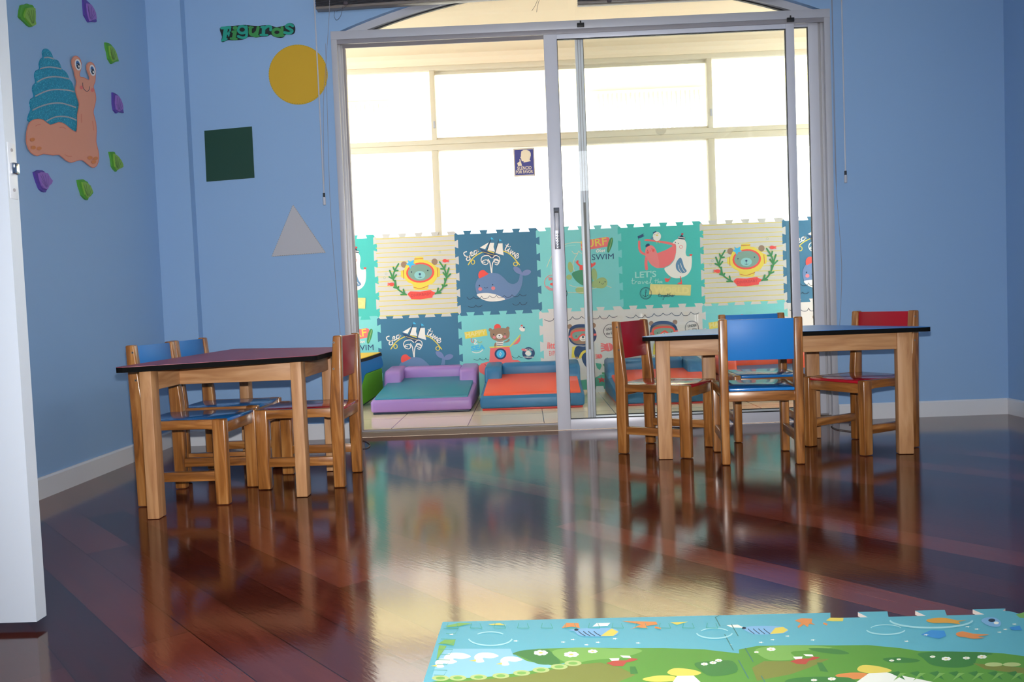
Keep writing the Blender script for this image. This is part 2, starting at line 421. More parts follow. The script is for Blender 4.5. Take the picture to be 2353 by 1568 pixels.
D(bmf, 'fanlight_pane')
def panel(x0, x1, y0, y1, z0, z1, wl, wr, wb, wt, name, grooves):
    mb = MB()
    mb.box(x0, x0+wl, y0, y1, z0, z1, ALUL, .002)
    mb.box(x1-wr, x1, y0, y1, z0, z1, ALUL, .002)
    mb.box(x0+wl, x1-wr, y0+.002, y1-.002, z0, z0+wb, ALUL, .0015)
    mb.box(x0+wl, x1-wr, y0+.002, y1-.002, z1-wt, z1, ALUL, .0015)
    g = .004
    ym = (y0+y1)/2
    mb.box(x0+wl, x1-wr, y0+.006, y1-.006, z0+wb, z0+wb+g, BLACK); mb.box(x0+wl, x1-wr, y0+.006, y1-.006, z1-wt-g, z1-wt, BLACK)
    mb.box(x0+wl, x0+wl+.003, y0+.006, y1-.006, z0+wb, z1-wt, BLACK); mb.box(x1-wr-.003, x1-wr, y0+.006, y1-.006, z0+wb, z1-wt, BLACK)
    if grooves:
        mb.box(x0+wl*.30, x0+wl*.38, y0-.0006, y0+.001, z0+.02, z1-.02, ALUD); mb.box(x0+wl*.62, x0+wl*.70, y0-.0006, y0+.001, z0+.02, z1-.02, ALUD)
        mb.box(x0+wl*.38, x0+wl*.62, y0-.0003, y0+.001, z0+.4, z0+1.2, M('track_grime', '#77736c', .6))
    p = D(mb, name)
    g1 = MB().box(x0+wl, x1-wr, ym-.002, ym+.002, z0+wb, z1-wt, GLASS); g1.build('glass_pane', p)
    return p
PA = panel(.153, 1.484, YB-.004, YB+.022, .003, ZT-.031, .070, .044, .055, .045, 'sliding_panel', False)
PB = panel(.322, 1.622, YB+.032, YB+.056, PZ+.008, ZT-.03, .042, .052, .035, .03, 'fixed_panel', True)
mb = MB()
mb.box(.172, .203, YB-.008, YB-.004, .985, 1.208, M('handle_steel', '#8e909a', .25, .9), .001)
mb.box(.178, .197, YB-.012, YB-.0075, 1.085, 1.180, ALU, .002)
mb.box(.177, .198, YB-.0085, YB-.0075, 1.180, 1.188, BLACK)
for i in range(6): mb.box(.179, .196, YB-.0125-.0015*(i % 2), YB-.007, .99+i*.014, 1.0+i*.014, CHROME, .002)
mb.build('handle', PA)['label'] = 'chrome recessed door pull with latch lever'
for x, z in ((.352, 2.166), (1.462, 2.143)):
    mb = MB(); mb.box(x-.019, x+.019, YB-.024, YB-.014, z-.011, z+.011, BLACK, .002); mb.cyl((x, YB-.019, z+.008), (0, 0, 1), .004, .014, BLACK, 8)
    D(mb, 'stopper')
mb = MB(); p = on_y(1519, 297, YB-.002)
mb.cyl((p.x, YB+.0070, p.z), (0, -1, 0), .030, .0008, glass_mat('clear_sticker', (.90, .90, .90, 1), 1.0), 20)
D(mb, 'sticker', PA)

# ---- open white door leaf on the left
d2 = sroot('door_2', (-1.137, 1.83, 0))
DX, DY0, DY1 = -1.137, 1.83, 1.869
def L2(mb, name):
    o = mb.build(name, d2); o.matrix_parent_inverse = Matrix.Translation(-d2.location); return o
lw = M('white_door_lacquer', '#c2cad5', .4)
mb = MB()
zc0 = .019
# leaf outline seen from the edge side: lower corner of the edge cut diagonally as in the photo
mb.prism([(DY0, zc0), (DY1-.012, zc0), (DY1, zc0+.0), (DY1, 2.08), (DY0, 2.08)], 0, DX-.82, DX, lw)
L2(mb, 'leaf')
zl = on_x(18, 388, DX)
mb = MB(); mb.box(DX, DX+.0015, DY0+.006, DY1-.006, zl.z-.065, zl.z+.06, M('painted_plate', '#cfd3da', .3), .0005)
mb.cyl((DX+.001, (DY0+DY1)/2, zl.z+.044), (1, 0, 0), .004, .002, ALUD, 10); mb.cyl((DX+.001, (DY0+DY1)/2, zl.z-.045), (1, 0, 0), .004, .002, ALUD, 10)
L2(mb, 'strike_plate')
mb = MB(); mb.box(DX+.001, DX+.013, DY0+.010, DY1-.010, zl.z-.011, zl.z+.015, CHROME, .003)
L2(mb, 'latch_bolt')

# ================================================================== THE PATIO BEHIND THE DOOR
PXL, PXR, YW, ZPC = -3.2, 3.6, 6.12, 2.53
struct(box('floor_patio', (PXL, PXR, YB+.135, YW+.1, -.08, PZ), tile_mat()))
struct(box('ceiling_patio', (PXL, PXR, YB+.14, YW+.12, ZPC, ZPC+.1), CREAM))
struct(box('wall_patio_left', (PXL-.1, PXL, YB+.14, YW+.12, -.08, ZPC), CREAM))
struct(box('wall_patio_right', (PXR, PXR+.1, YB+.14, YW+.12, -.08, ZPC), CREAM))
mb = MB(); mb.box(PXL, PXR, YW, YW+.12, -.08, 1.06, CREAM); mb.box(PXL, PXR, YW, YW+.12, 2.462, ZPC, CREAM)
# rounded cornice under the ceiling
prc = [(YW, 2.462), (YW-.010, 2.462), (YW-.014, 2.485), (YW-.026, 2.508), (YW-.055, ZPC-.004), (YW-.06, ZPC), (YW, ZPC)]
mb.prism(prc, 0, PXL, PXR, CREAM)
struct(mb.build('wall_patio_back'))
w1 = sroot('window_1', (.2, YW, 1.06))
def Wn(mb, name, parent=None):
    o = mb.build(name, parent or w1)
    if parent is None: o.matrix_parent_inverse = Matrix.Translation(-w1.location)
    return o
mb = MB()
Z0, ZM0, ZM1, Z1 = 1.06, 1.850, 1.928, 2.462
mb.box(PXL, PXR, YW+.002, YW+.09, Z0, Z0+.04, CFRAME, .002)
mb.box(PXL, PXR, YW-.004, YW+.09, ZM0, ZM0+.040, CFRAME, .002); mb.box(PXL, PXR, YW+.002, YW+.09, ZM0+.042, ZM1, CFRAME, .002)
mb.box(PXL, PXR, YW-.006, YW+.09, Z1-.032, Z1, CFRAME, .002)
Wn(mb, 'frame')
MX = (-2.62, -.62, 1.405, 3.43)
for x in MX:
    mb = MB(); mb.box(x-.018, x+.018, YW+.004, YW+.075, ZM1, Z1-.03, CFRAME, .002)
    o = Wn(mb, 'mullion')
    mb = MB(); mb.box(x-.002, x+.012, YW-.004, YW+.006, ZM1+.085, ZM1+.135, ALU, .002); Wn(mb, 'latch')
    mb = MB(); mb.box(x-.024, x+.024, YW+.000, YW+.075, Z0+.04, ZM0, CFRAME, .002); Wn(mb, 'mullion')
ed = [PXL]+list(MX)+[PXR]
for i in range(len(ed)-1):
    for z0, z1 in ((Z0+.04, ZM0), (ZM1, Z1-.03)):
        mb = MB(); y = YW+(.030 if i % 2 else .055); mb.box(ed[i], ed[i+1], y-.002, y+.002, z0, z1, WGLASS); Wn(mb, 'pane')
    if i % 2 == 0:
        mb = MB(); mb.box(ed[i], ed[i+1], YW+.045, YW+.065, Z1-.052, Z1-.03, CFRAME); mb.box(ed[i], ed[i+1], YW+.045, YW+.065, ZM1, ZM1+.022, CFRAME); Wn(mb, 'sash_rail')

# ---- silence sign on the patio window
sp = thing('silence_sign', 'small blue and cream silence sign stuck on the patio window under its middle rail', 'sign', (.033, YW+.024, 1.74))
NAVY = M('sign_navy', '#3d3f86', .5); SCR = M('sign_cream', '#e9d9bd', .5)
mb = MB(); mb.box(-.077, .077, -.004, 0, -.104, .102, SCR, .001)
hs = homography([(305, 300), (1050, 283), (355, 1335), (1095, 1295)], [(-.077, .102), (.077, .102), (-.077, -.104), (.077, -.104)])
A = Art(mb, hs, lambda a, b, h: (a, -.004-h, b), .00025, .0003)
A.poly([(320, 318), (1035, 300), (1078, 1280), (372, 1316)], M('sign_line', '#a9a2a8', .5))
A.poly([(332, 334), (1022, 316), (1062, 1268), (384, 1300)], SCR)
A.poly([(348, 356), (1016, 332), (1056, 1245), (395, 1278)], NAVY)
A.poly([(600, 400), (680, 362), (790, 360), (880, 395), (930, 470), (935, 560), (905, 680), (895, 715), (940, 765), (680, 815), (688, 770), (620, 768), (590, 665), (562, 645), (585, 590), (585, 520)], SCR)
A.poly([(530, 700), (562, 700), (630, 930), (485, 940), (455, 840), (545, 770)], SCR)
A.text('SILENCIO', (455, 1088), (962, 1062), (455, 962), SCR, .018)
A.text('POR FAVOR', (420, 1222), (1020, 1196), (415, 1105), SCR, .018)
mb.build('sign_plate', sp)

# ---- neighbouring building and ground outside
bd = thing('neighbour_building', 'pale sunlit building across the yard, seen washed out through the patio windows', 'building', (0, 13, 0))
fac = M('pale_facade', '#e9e6e0', .8); eav = M('yellow_eaves', '#f4e6ae', .8); lou = M('grey_louvre', '#d4d4d8', .7)
box('facade', (-14, 14, 0, .4, -.3, 6.5), fac, bd)
box('eaves', (-14, 14, -.5, .0, 3.95, 4.6), eav, bd)
for x in (-3.6, 1.2, 6.2):
    mb = MB()
    for i in range(24): mb.box(x+i*.07, x+i*.07+.035, -.06, 0, 3.0, 3.9, lou)
    mb.build('louvre', bd)
for x in (-3.4, 1.0, 5.4): box('window', (x, x+1.3, -.05, .0, 1.2, 1.9), lou, bd)
struct(box('ground', (-16, 16, YW+.12, 13, -.4, -.3), M('pale_paving', '#cfcabd', .9)))

# ================================================================== PUZZLE MATS ON THE PATIO WALL
TX, TZ, TS, MY = -1.0896, .040, .6, YW-.012       # tile grid origin; mats 11 mm thick against the wall
def wave(n=5, amp=.0125, full=.6, start=0):
    """dovetail zigzag from 0..full: list of (t, +-amp)"""
    out = []; p = full/n; g = .072
    for k in range(n):
        a = k*p
        out += [(a+.0, -amp), (a+g-.0*0, -amp), (a+g-.011, amp), (a+p-.0+.0, amp)] if k == n-1 else [(a, -amp), (a+g, -amp), (a+g-.010, amp), (a+p+.010, amp)]
    return out
WV = [(0, 0), (.012, -.0125)]
for k in range(5):
    a = k*.12+.052
    WV += [(a+.010, -.0125), (a, .0125), (a+.062, .0125), (a+.052, -.0125)] if k < 4 else [(a+.010, -.0125), (a, .0125), (a+.056, .0125)]
WV += [(.6, 0)]
def tile_outline():
    top = [(t, .6+d) for t, d in WV]
    bot = [(t, d) for t, d in WV]
    rgt = [(.6+d, .6-t) for t, d in WV]
    lft = [(d, .6-t) for t, d in WV]
    pts = top[:-1]+rgt[:-1]+bot[::-1][:-1]+lft[::-1][:-1]
    return pts
OUTL = tile_outline()
c_cream = M('mat_cream', '#cec9c1', .55); c_teal = M('mat_green', '#43bbb0', .55); c_blue = M('mat_blue', '#34708f', .55)
c_aqua = M('mat_aqua', '#7accca', .55); c_lite = M('mat_pale', '#d3cfca', .55)
k_y = M('print_yellow', '#e6cf4a', .6); k_y2 = M('print_pale_yellow', '#e8d98a', .6); k_red = M('print_red', '#ee4f45', .6); k_pink = M('print_pink', '#f0706e', .6)
k_grn = M('print_green', '#3c8a4b', .6); k_brn = M('print_brown', '#9a7b62', .6); k_sage = M('print_sage', '#7e9f8f', .6); k_sky = M('print_sky', '#43b9e4', .6)
k_lmz = M('print_muzzle', '#8fc6c4', .6); k_nvy = M('print_navy', '#23426b', .6); k_dk = M('print_dark', '#1b2f45', .6); k_wh = M('print_white', '#ece6dc', .6)
k_whl = M('print_whale', '#6582ab', .6); k_whl2 = M('print_fluke', '#7283b0', .6); k_olv = M('print_olive', '#9fb572', .6); k_dgr = M('print_deep_green', '#3f8a63', .6)
k_slt = M('print_slate', '#5c86a8', .6); k_drd = M('print_dark_red', '#c93a3c', .6); k_tl = M('print_seabed', '#4aa48f', .6); k_blsh = M('print_blush', '#dc7d84', .6)

def art_bear(A):
    for i in range(17):
        y = 118+i*80
        pts = []
        for j in range(7):
            t = j/6; x0 = 60+i*7; x1 = 1450+i*4
            yy = y+95-t*70+(4*math.sin(i*2.3+j*1.9))
            pts.append((x0+(x1-x0)*t, yy))
        A.stroke(pts, 11, k_y, cap=False)
    for c in ((570, 640), (1102, 588)): A.ell(c[0], c[1], 54, 54, k_brn)
    A.poly([(755, 520), (900, 512), (910, 560), (1010, 585), (1130, 670), (1190, 700), (1195, 830), (1150, 850), (1090, 940), (1000, 980), (1000, 1020), (960, 1050), (860, 1062), (770, 1050), (735, 1020), (735, 975), (640, 930), (580, 870), (528, 850), (522, 745), (570, 735), (620, 630), (745, 560)], k_y, True, 3)
    A.ell(855, 772, 245, 168, k_red, -.06); A.ell(853, 770, 212, 140, k_sage, -.06)
    A.ell(848, 815, 96, 70, k_lmz)
    A.ell(848, 796, 19, 17, k_nvy); A.stroke([(850, 810), (853, 855)], 6, k_dk, False); A.stroke([(820, 848), (853, 860), (886, 846)], 6, k_dk)
    A.ell(703, 764, 11, 11, k_dk); A.ell(985, 735, 11, 11, k_dk)
    A.stroke([(752, 547), (900, 535)], 9, k_drd, False); A.stroke([(558, 735), (572, 880)], 8, k_drd, False); A.stroke([(1147, 690), (1160, 838)], 8, k_drd, False)
    A.stroke([(752, 1018), (860, 1035), (998, 988)], 8, k_drd)
    A.poly([(630, 560), (675, 590), (745, 560), (735, 620), (775, 640), (705, 660), (680, 712), (655, 655), (600, 635), (650, 610)], k_sky)
    A.poly([(640, 1135), (660, 1108), (690, 1085), (860, 1088), (1040, 1060), (1060, 1078), (1125, 1100), (1110, 1128), (1075, 1150), (1070, 1185), (860, 1215), (710, 1212), (690, 1185)], k_red)
    A.text('DIVERBABY', (705, 1178), (1055, 1140), (698, 1132), k_drd, .02)
    def sprig(st, br):
        A.stroke(st, 26, k_grn)
        for b in br: A.stroke(b, 27, k_grn, False)
    sprig([(620, 1140), (520, 1085), (450, 1020), (425, 930), (385, 880), (405, 760), (475, 630)], [[(385, 880), (318, 850)], [(385, 880), (325, 745)], [(400, 870), (440, 815)], [(410, 745), (385, 690)], [(415, 750), (465, 742)], [(425, 1000), (425, 910)], [(470, 1040), (405, 1020)], [(470, 1045), (485, 1010)], [(590, 1130), (570, 1055)], [(600, 1135), (530, 1138)]])
    sprig([(1120, 1120), (1200, 1075), (1260, 1000), (1285, 930), (1310, 850), (1280, 720), (1190, 590)], [[(1310, 840), (1255, 770)], [(1310, 830), (1352, 690)], [(1320, 850), (1380, 790)], [(1275, 700), (1290, 640)], [(1270, 710), (1215, 705)], [(1290, 930), (1280, 870)], [(1270, 1000), (1320, 975)], [(1255, 1005), (1240, 970)], [(1150, 1110), (1170, 1030)], [(1160, 1110), (1215, 1105)]])
    for cx, cy, s in ((355, 972, -1), (1295, 570, 1)):
        A.ell(cx-s*12, cy, 42, 30, k_red)
        for d in (-18, 0, 18): A.stroke([(cx+s*20, cy+d*.6), (cx+s*55, cy+d)], 12, k_red, False)
    for cx, cy in ((265, 800), (240, 862), (1195, 424)): A.ring(cx, cy, 18, 18, 4, k_sage, 14)
def waves(A, segs, w, m):
    for s in segs: A.stroke(s, w, m, cap=False)
def art_whale(A):
    A.poly([(470, 400), (620, 312), (560, 428)], k_wh); A.poly([(645, 318), (716, 318), (705, 390), (730, 470), (600, 445)], k_wh); A.poly([(785, 330), (860, 326), (862, 420), (880, 533), (735, 490)], k_wh)
    A.stroke([(270, 690), (330, 600), (410, 530), (510, 478)], 16, k_y); A.ring(350, 645, 30, 36, 13, k_y, 16)
    A.stroke([(870, 458), (960, 495), (1050, 570), (1150, 690)], 16, k_y); A.ring(1082, 678, 34, 32, 13, k_y, 16)
    A.poly([(600, 448), (720, 480), (712, 502), (590, 470)], k_y)
    A.poly([(450, 410), (600, 460), (800, 530), (760, 570), (680, 582), (560, 525), (510, 470)], k_nvy)
    A.stroke([(530, 475), (745, 540)], 7, k_y, False)
    A.stroke([(660, 250), (592, 450)], 10, k_dk, False); A.stroke([(795, 270), (725, 510)], 10, k_dk, False)
    A.poly([(665, 222), (712, 262), (655, 262)], k_sky); A.poly([(803, 250), (848, 285), (795, 288)], k_sky)
    W = 17
    A.stroke([(240, 470), (195, 490), (215, 540), (285, 560), (300, 600), (255, 620), (240, 580), (290, 545), (335, 500), (330, 475), (305, 490), (320, 540), (370, 520)], W, k_wh)
    A.stroke([(410, 450), (375, 460), (370, 510), (410, 500), (425, 430), (425, 475), (440, 465)], W, k_wh)
    A.stroke([(960, 340), (905, 430), (930, 455), (960, 430)], W, k_wh); A.stroke([(915, 355), (970, 385)], 12, k_wh, False)
    A.stroke([(985, 410), (955, 465), (980, 475)], 14, k_wh); A.ell(992, 382, 8, 8, k_wh)
    A.stroke([(1010, 440), (990, 505), (1040, 460), (1030, 520), (1075, 480), (1065, 540), (1085, 545)], 14, k_wh)
    A.stroke([(1080, 550), (1130, 530), (1125, 500), (1090, 520), (1075, 560), (1110, 580), (1140, 550)], 14, k_wh)
    A.stroke([(672, 850), (655, 740), (640, 650), (610, 600)], 17, k_wh)
    A.stroke([(672, 850), (680, 700), (700, 640), (740, 610), (790, 630)], 17, k_wh)
    A.stroke([(665, 575), (610, 535), (520, 550), (490, 610), (520, 670), (580, 685), (612, 650), (590, 610), (540, 615), (510, 640), (560, 650)], 14, k_wh)
    A.stroke([(690, 575), (740, 535), (800, 560), (810, 620), (780, 660), (720, 640), (715, 600), (770, 600), (800, 640), (770, 690), (730, 680)], 14, k_wh)
    A.poly([(395, 1090), (395, 1010), (440, 920), (520, 850), (640, 828), (780, 840), (880, 910), (960, 990), (1040, 1015), (1110, 985), (1145, 920), (1155, 860), (1180, 840), (1205, 870), (1200, 980), (1160, 1110), (1080, 1210), (980, 1260), (860, 1290), (740, 1305), (600, 1300), (500, 1260), (430, 1200)], k_whl, True, 4)
    A.poly([(1185, 855), (1090, 820), (1045, 760), (1060, 725), (1130, 735), (1180, 790)], k_whl2, True, 4)
    A.poly([(1185, 860), (1215, 800), (1290, 772), (1350, 800), (1320, 850), (1250, 875)], k_whl2, True, 4)
    A.poly([(418, 1185), (560, 1165), (700, 1180), (800, 1215), (905, 1270), (800, 1300), (650, 1308), (540, 1285), (460, 1240)], k_wh, True, 3)
    A.poly([(448, 905), (445, 840), (480, 790), (540, 782), (580, 815), (615, 838), (590, 860), (500, 905), (470, 918)], k_red, True, 4)
    A.ell(460, 1040, 12, 12, k_dk); A.ell(688, 1026, 11, 11, k_dk); A.stroke([(542, 1072), (572, 1082), (605, 1070)], 6, k_dk)
    A.ell(475, 1098, 34, 30, k_blsh); A.ell(697, 1085, 34, 30, k_blsh)
    waves(A, [[(245, 1230), (280, 1268), (330, 1258), (362, 1228)], [(362, 1228), (400, 1262), (470, 1250), (497, 1215)], [(497, 1215), (530, 1258), (600, 1250), (635, 1212)], [(635, 1212), (680, 1240), (730, 1232), (752, 1200)], [(752, 1205), (790, 1245), (850, 1240), (885, 1208)], [(885, 1208), (930, 1238), (990, 1230), (1018, 1195)], [(1018, 1195), (1060, 1228), (1120, 1220), (1155, 1185)], [(1155, 1185), (1200, 1215), (1250, 1208), (1265, 1190)],
              [(270, 1385), (320, 1408), (370, 1400), (397, 1365)], [(397, 1365), (430, 1395), (480, 1388), (510, 1365)], [(1025, 1345), (1070, 1370), (1125, 1362), (1155, 1322)], [(1155, 1322), (1190, 1365), (1250, 1355), (1280, 1320)]], 7, k_dk)
def art_happy(A):
    A.poly([(140, 490), (515, 432), (540, 548), (158, 602)], k_y); A.text('HAPPY', (165, 575), (520, 525), (155, 495), k_y2, .03)
    A.stroke([(265, 595), (258, 640), (290, 665), (300, 620)], 12, k_red); A.stroke([(320, 615), (345, 640), (310, 690), (360, 690)], 16, k_wh); A.stroke([(370, 650), (400, 670), (440, 655)], 14, k_olv)
    A.text('SEA', (258, 812), (500, 785), (252, 728), k_sky, .04); A.stroke([(280, 828), (340, 845), (410, 830), (455, 795)], 15, k_wh)
    for c in ((587, 450), (888, 425)): A.ell(c[0], c[1], 30, 30, k_brn)
    A.poly([(580, 520), (600, 455), (700, 420), (810, 420), (890, 440), (920, 510), (900, 590), (820, 635), (730, 645), (640, 620), (595, 575)], k_brn, True, 4)
    A.poly([(655, 430), (660, 375), (705, 348), (750, 365), (770, 410), (715, 420)], k_red, True, 4)
    A.ell(745, 563, 54, 42, k_lite if False else k_wh); A.ell(743, 550, 13, 12, k_dk); A.stroke([(720, 585), (745, 592), (770, 583)], 5, k_dk); A.ell(644, 528, 9, 9, k_dk); A.ell(838, 520, 9, 9, k_dk)
    A.ell(655, 580, 26, 22, k_blsh); A.ell(838, 570, 26, 22, k_blsh)
    A.poly([(690, 650), (815, 640), (800, 750), (690, 755)], k_wh)
    for y in (655, 690, 720): A.stroke([(700, y+4), (800, y-2)], 9, k_dk, False)
    A.poly([(650, 760), (660, 690), (690, 670), (690, 780), (660, 785)], k_brn, True, 3); A.poly([(815, 660), (870, 640), (910, 600), (920, 640), (880, 665), (830, 668)], k_brn, True, 3)
    A.poly([(585, 765), (915, 745), (970, 970), (1060, 975), (1130, 1015), (1180, 1100), (1150, 1250), (600, 1300), (520, 1250), (400, 1180), (380, 1090), (430, 1030), (570, 995)], k_pink)
    A.stroke([(580, 752), (700, 745), (930, 738)], 18, k_y, False); A.stroke([(930, 738), (1105, 542)], 18, k_y, False)
    A.poly([(975, 715), (1110, 565), (1095, 650), (1060, 690)], k_pink, False)
    A.ell(762, 866, 102, 97, k_nvy); A.ell(762, 866, 71, 69, k_sky); A.stroke([(742, 885), (765, 835)], 8, k_wh, False); A.stroke([(757, 905), (780, 855)], 8, k_wh, False)
    A.ell(1135, 440, 52, 38, k_wh, .5); A.poly([(1100, 390), (1130, 360), (1152, 392)], k_red); A.ell(1165, 412, 18, 12, k_nvy); A.ell(1098, 412, 5, 5, k_dk); A.ell(1126, 412, 5, 5, k_dk)
    A.ring(1245, 858, 82, 80, 52, k_nvy, 24); A.poly([(1185, 860), (1240, 810), (1290, 870), (1240, 900)], k_wh, True, 3); A.ell(1170, 800, 50, 22, k_blsh, .2)
    A.text('LITTLE', (1195, 808), (1318, 812), (1190, 780), k_wh, .02); A.text('SUBMARINE', (1160, 935), (1330, 940), (1160, 912), k_wh, .02)
    waves(A, [[(300, 955), (345, 972), (385, 968), (405, 940)], [(405, 940), (440, 968), (490, 965), (510, 935)], [(510, 940), (530, 965), (565, 968)], [(960, 905), (1000, 935), (1050, 935), (1075, 900)], [(1075, 900), (1110, 930), (1140, 925)], [(190, 1080), (250, 1080), (290, 1055)], [(290, 1055), (330, 1082), (380, 1075), (400, 1050)], [(490, 1045), (530, 1070), (580, 1065)], [(530, 1150), (560, 1185), (600, 1180)]], 7, k_dk)
def art_pelican(A):
    A.poly([(360, 275), (470, 225), (455, 255), (480, 270), (400, 310), (368, 312)], k_nvy); A.stroke([(368, 300), (388, 362)], 5, k_dk, False)
    A.stroke([(388, 365), (390, 470), (420, 545), (500, 590)], 40, k_pink); A.stroke([(510, 640), (500, 740), (510, 830)], 50, k_pink)
    A.poly([(525, 640), (590, 590), (700, 565), (850, 510), (960, 450), (940, 430), (760, 390), (640, 370), (480, 350), (470, 335), (520, 322), (640, 340), (800, 360), (1000, 400), (1020, 450), (1015, 560), (980, 680), (900, 770), (800, 815), (700, 820), (610, 780), (555, 720)], k_pink)
    A.poly([(495, 610), (490, 520), (520, 455), (590, 430), (650, 470), (690, 560), (720, 700), (715, 815), (640, 795), (560, 720), (520, 650)], M('print_octopus', '#ef827f', .6), True, 4)
    A.poly([(490, 440), (515, 405), (560, 400), (570, 435), (500, 462)], k_nvy)
    A.ell(530, 515, 6, 8, k_dk); A.ell(605, 490, 6, 8, k_dk); A.stroke([(565, 528), (575, 532), (585, 522)], 5, k_drd); A.ell(532, 552, 22, 22, k_red); A.ell(628, 518, 22, 24, k_red)
    A.poly([(960, 400), (1010, 345), (1080, 318), (1150, 330), (1190, 390), (1195, 460), (1180, 560), (1200, 620), (1250, 625), (1278, 615), (1285, 720), (1265, 850), (1200, 940), (1100, 985), (1000, 992), (920, 965), (850, 900), (815, 825), (900, 780), (980, 690), (1015, 570), (1020, 470), (1010, 415)], k_wh, True, 3)
    A.poly([(1090, 645), (1120, 690), (1150, 800), (1195, 875), (1150, 905), (1080, 900), (1020, 840), (1010, 760), (1040, 690)], k_slt, True, 4); A.stroke([(1050, 770), (1070, 850), (1105, 900)], 9, k_wh); A.stroke([(1090, 745), (1120, 830), (1160, 885)], 9, k_wh)
    A.ell(1008, 388, 8, 9, k_dk); A.ell(1057, 405, 8, 9, k_dk); A.ring(1102, 464, 27, 25, 8, k_pink, 18)
    A.poly([(1048, 285), (1180, 300), (1165, 340), (1060, 325)], k_dk); A.poly([(1052, 290), (1175, 308), (1170, 322), (1055, 302)], k_wh); A.poly([(1080, 290), (1120, 250), (1150, 300)], k_dk); A.ell(1128, 245, 20, 17, k_drd)
    A.poly([(1242, 585), (1300, 590), (1285, 618), (1255, 618)], k_red)
    A.stroke([(915, 980), (890, 1015)], 12, k_red, False); A.poly([(815, 990), (890, 1000), (905, 1020), (870, 1055), (830, 1050)], k_red); A.stroke([(1082, 965), (1105, 1050)], 14, k_red, False); A.poly([(1030, 1082), (1110, 1045), (1115, 1095), (1060, 1095)], k_red)
    A.ell(692, 280, 70, 78, k_wh); A.poly([(622, 215), (675, 185), (685, 205), (630, 232)], k_nvy); A.ell(610, 310, 18, 26, k_slt, .5); A.ell(657, 252, 6, 6, k_dk); A.ell(712, 230, 6, 6, k_dk); A.ell(695, 260, 20, 12, k_y)
    A.stroke([(685, 360), (690, 400)], 6, k_y, False); A.stroke([(730, 358), (735, 402)], 6, k_y, False)
    l = M('print_mint', '#a9ddd2', .6)
    A.text("LET'S", (312, 985), (675, 968), (310, 875), l, .02)
    for st in ([(270, 985), (262, 1070), (285, 1080)], [(250, 1025), (300, 1020)], [(305, 1080), (320, 1035), (315, 1055), (345, 1035)], [(395, 1045), (365, 1050), (365, 1078), (395, 1070), (400, 1040), (405, 1080)], [(430, 1040), (445, 1080), (470, 1040)], [(490, 1065), (525, 1050), (510, 1035), (490, 1060), (515, 1080), (540, 1070)], [(555, 1075), (590, 1000), (585, 970), (570, 1000), (580, 1075), (605, 1070)], [(668, 1000), (660, 1070)], [(645, 1030), (690, 1025)], [(705, 1000), (698, 1075), (720, 1040), (728, 1075)], [(745, 1065), (772, 1055), (755, 1040), (742, 1060), (775, 1072)]):
        A.stroke(st, 11, l)
    A.poly([(570, 1088), (1265, 1108), (1252, 1290), (548, 1262)], k_y2 if False else M('print_label_yellow', '#dcd184', .6)); A.text('WORLD', (620, 1235), (1225, 1262), (628, 1120), k_y2, .05)
    A.ring(492, 1242, 98, 98, 7, k_dk); A.ring(492, 1242, 84, 84, 4, k_dk); A.stroke([(494, 1200), (484, 1295)], 8, k_dk, False); A.ring(495, 1190, 11, 11, 6, k_dk, 12); A.stroke([(440, 1270), (480, 1298), (525, 1275)], 8, k_dk); A.stroke([(470, 1220), (512, 1222)], 6, k_dk, False)
    for st in ([(722, 1240), (705, 1290), (730, 1300)], [(700, 1270), (745, 1265)], [(755, 1280), (745, 1300), (770, 1300), (770, 1275), (755, 1280)], [(805, 1280), (785, 1290), (800, 1305), (810, 1280), (795, 1345), (775, 1340)], [(825, 1295), (845, 1285), (830, 1275), (822, 1298), (850, 1300)], [(868, 1245), (862, 1300), (880, 1300)], [(855, 1270), (890, 1265)], [(905, 1240), (895, 1300), (915, 1275), (922, 1300)], [(935, 1295), (955, 1285), (940, 1275), (932, 1300), (960, 1300), (968, 1278), (985, 1280)]):
        A.stroke(st, 7, k_dk)
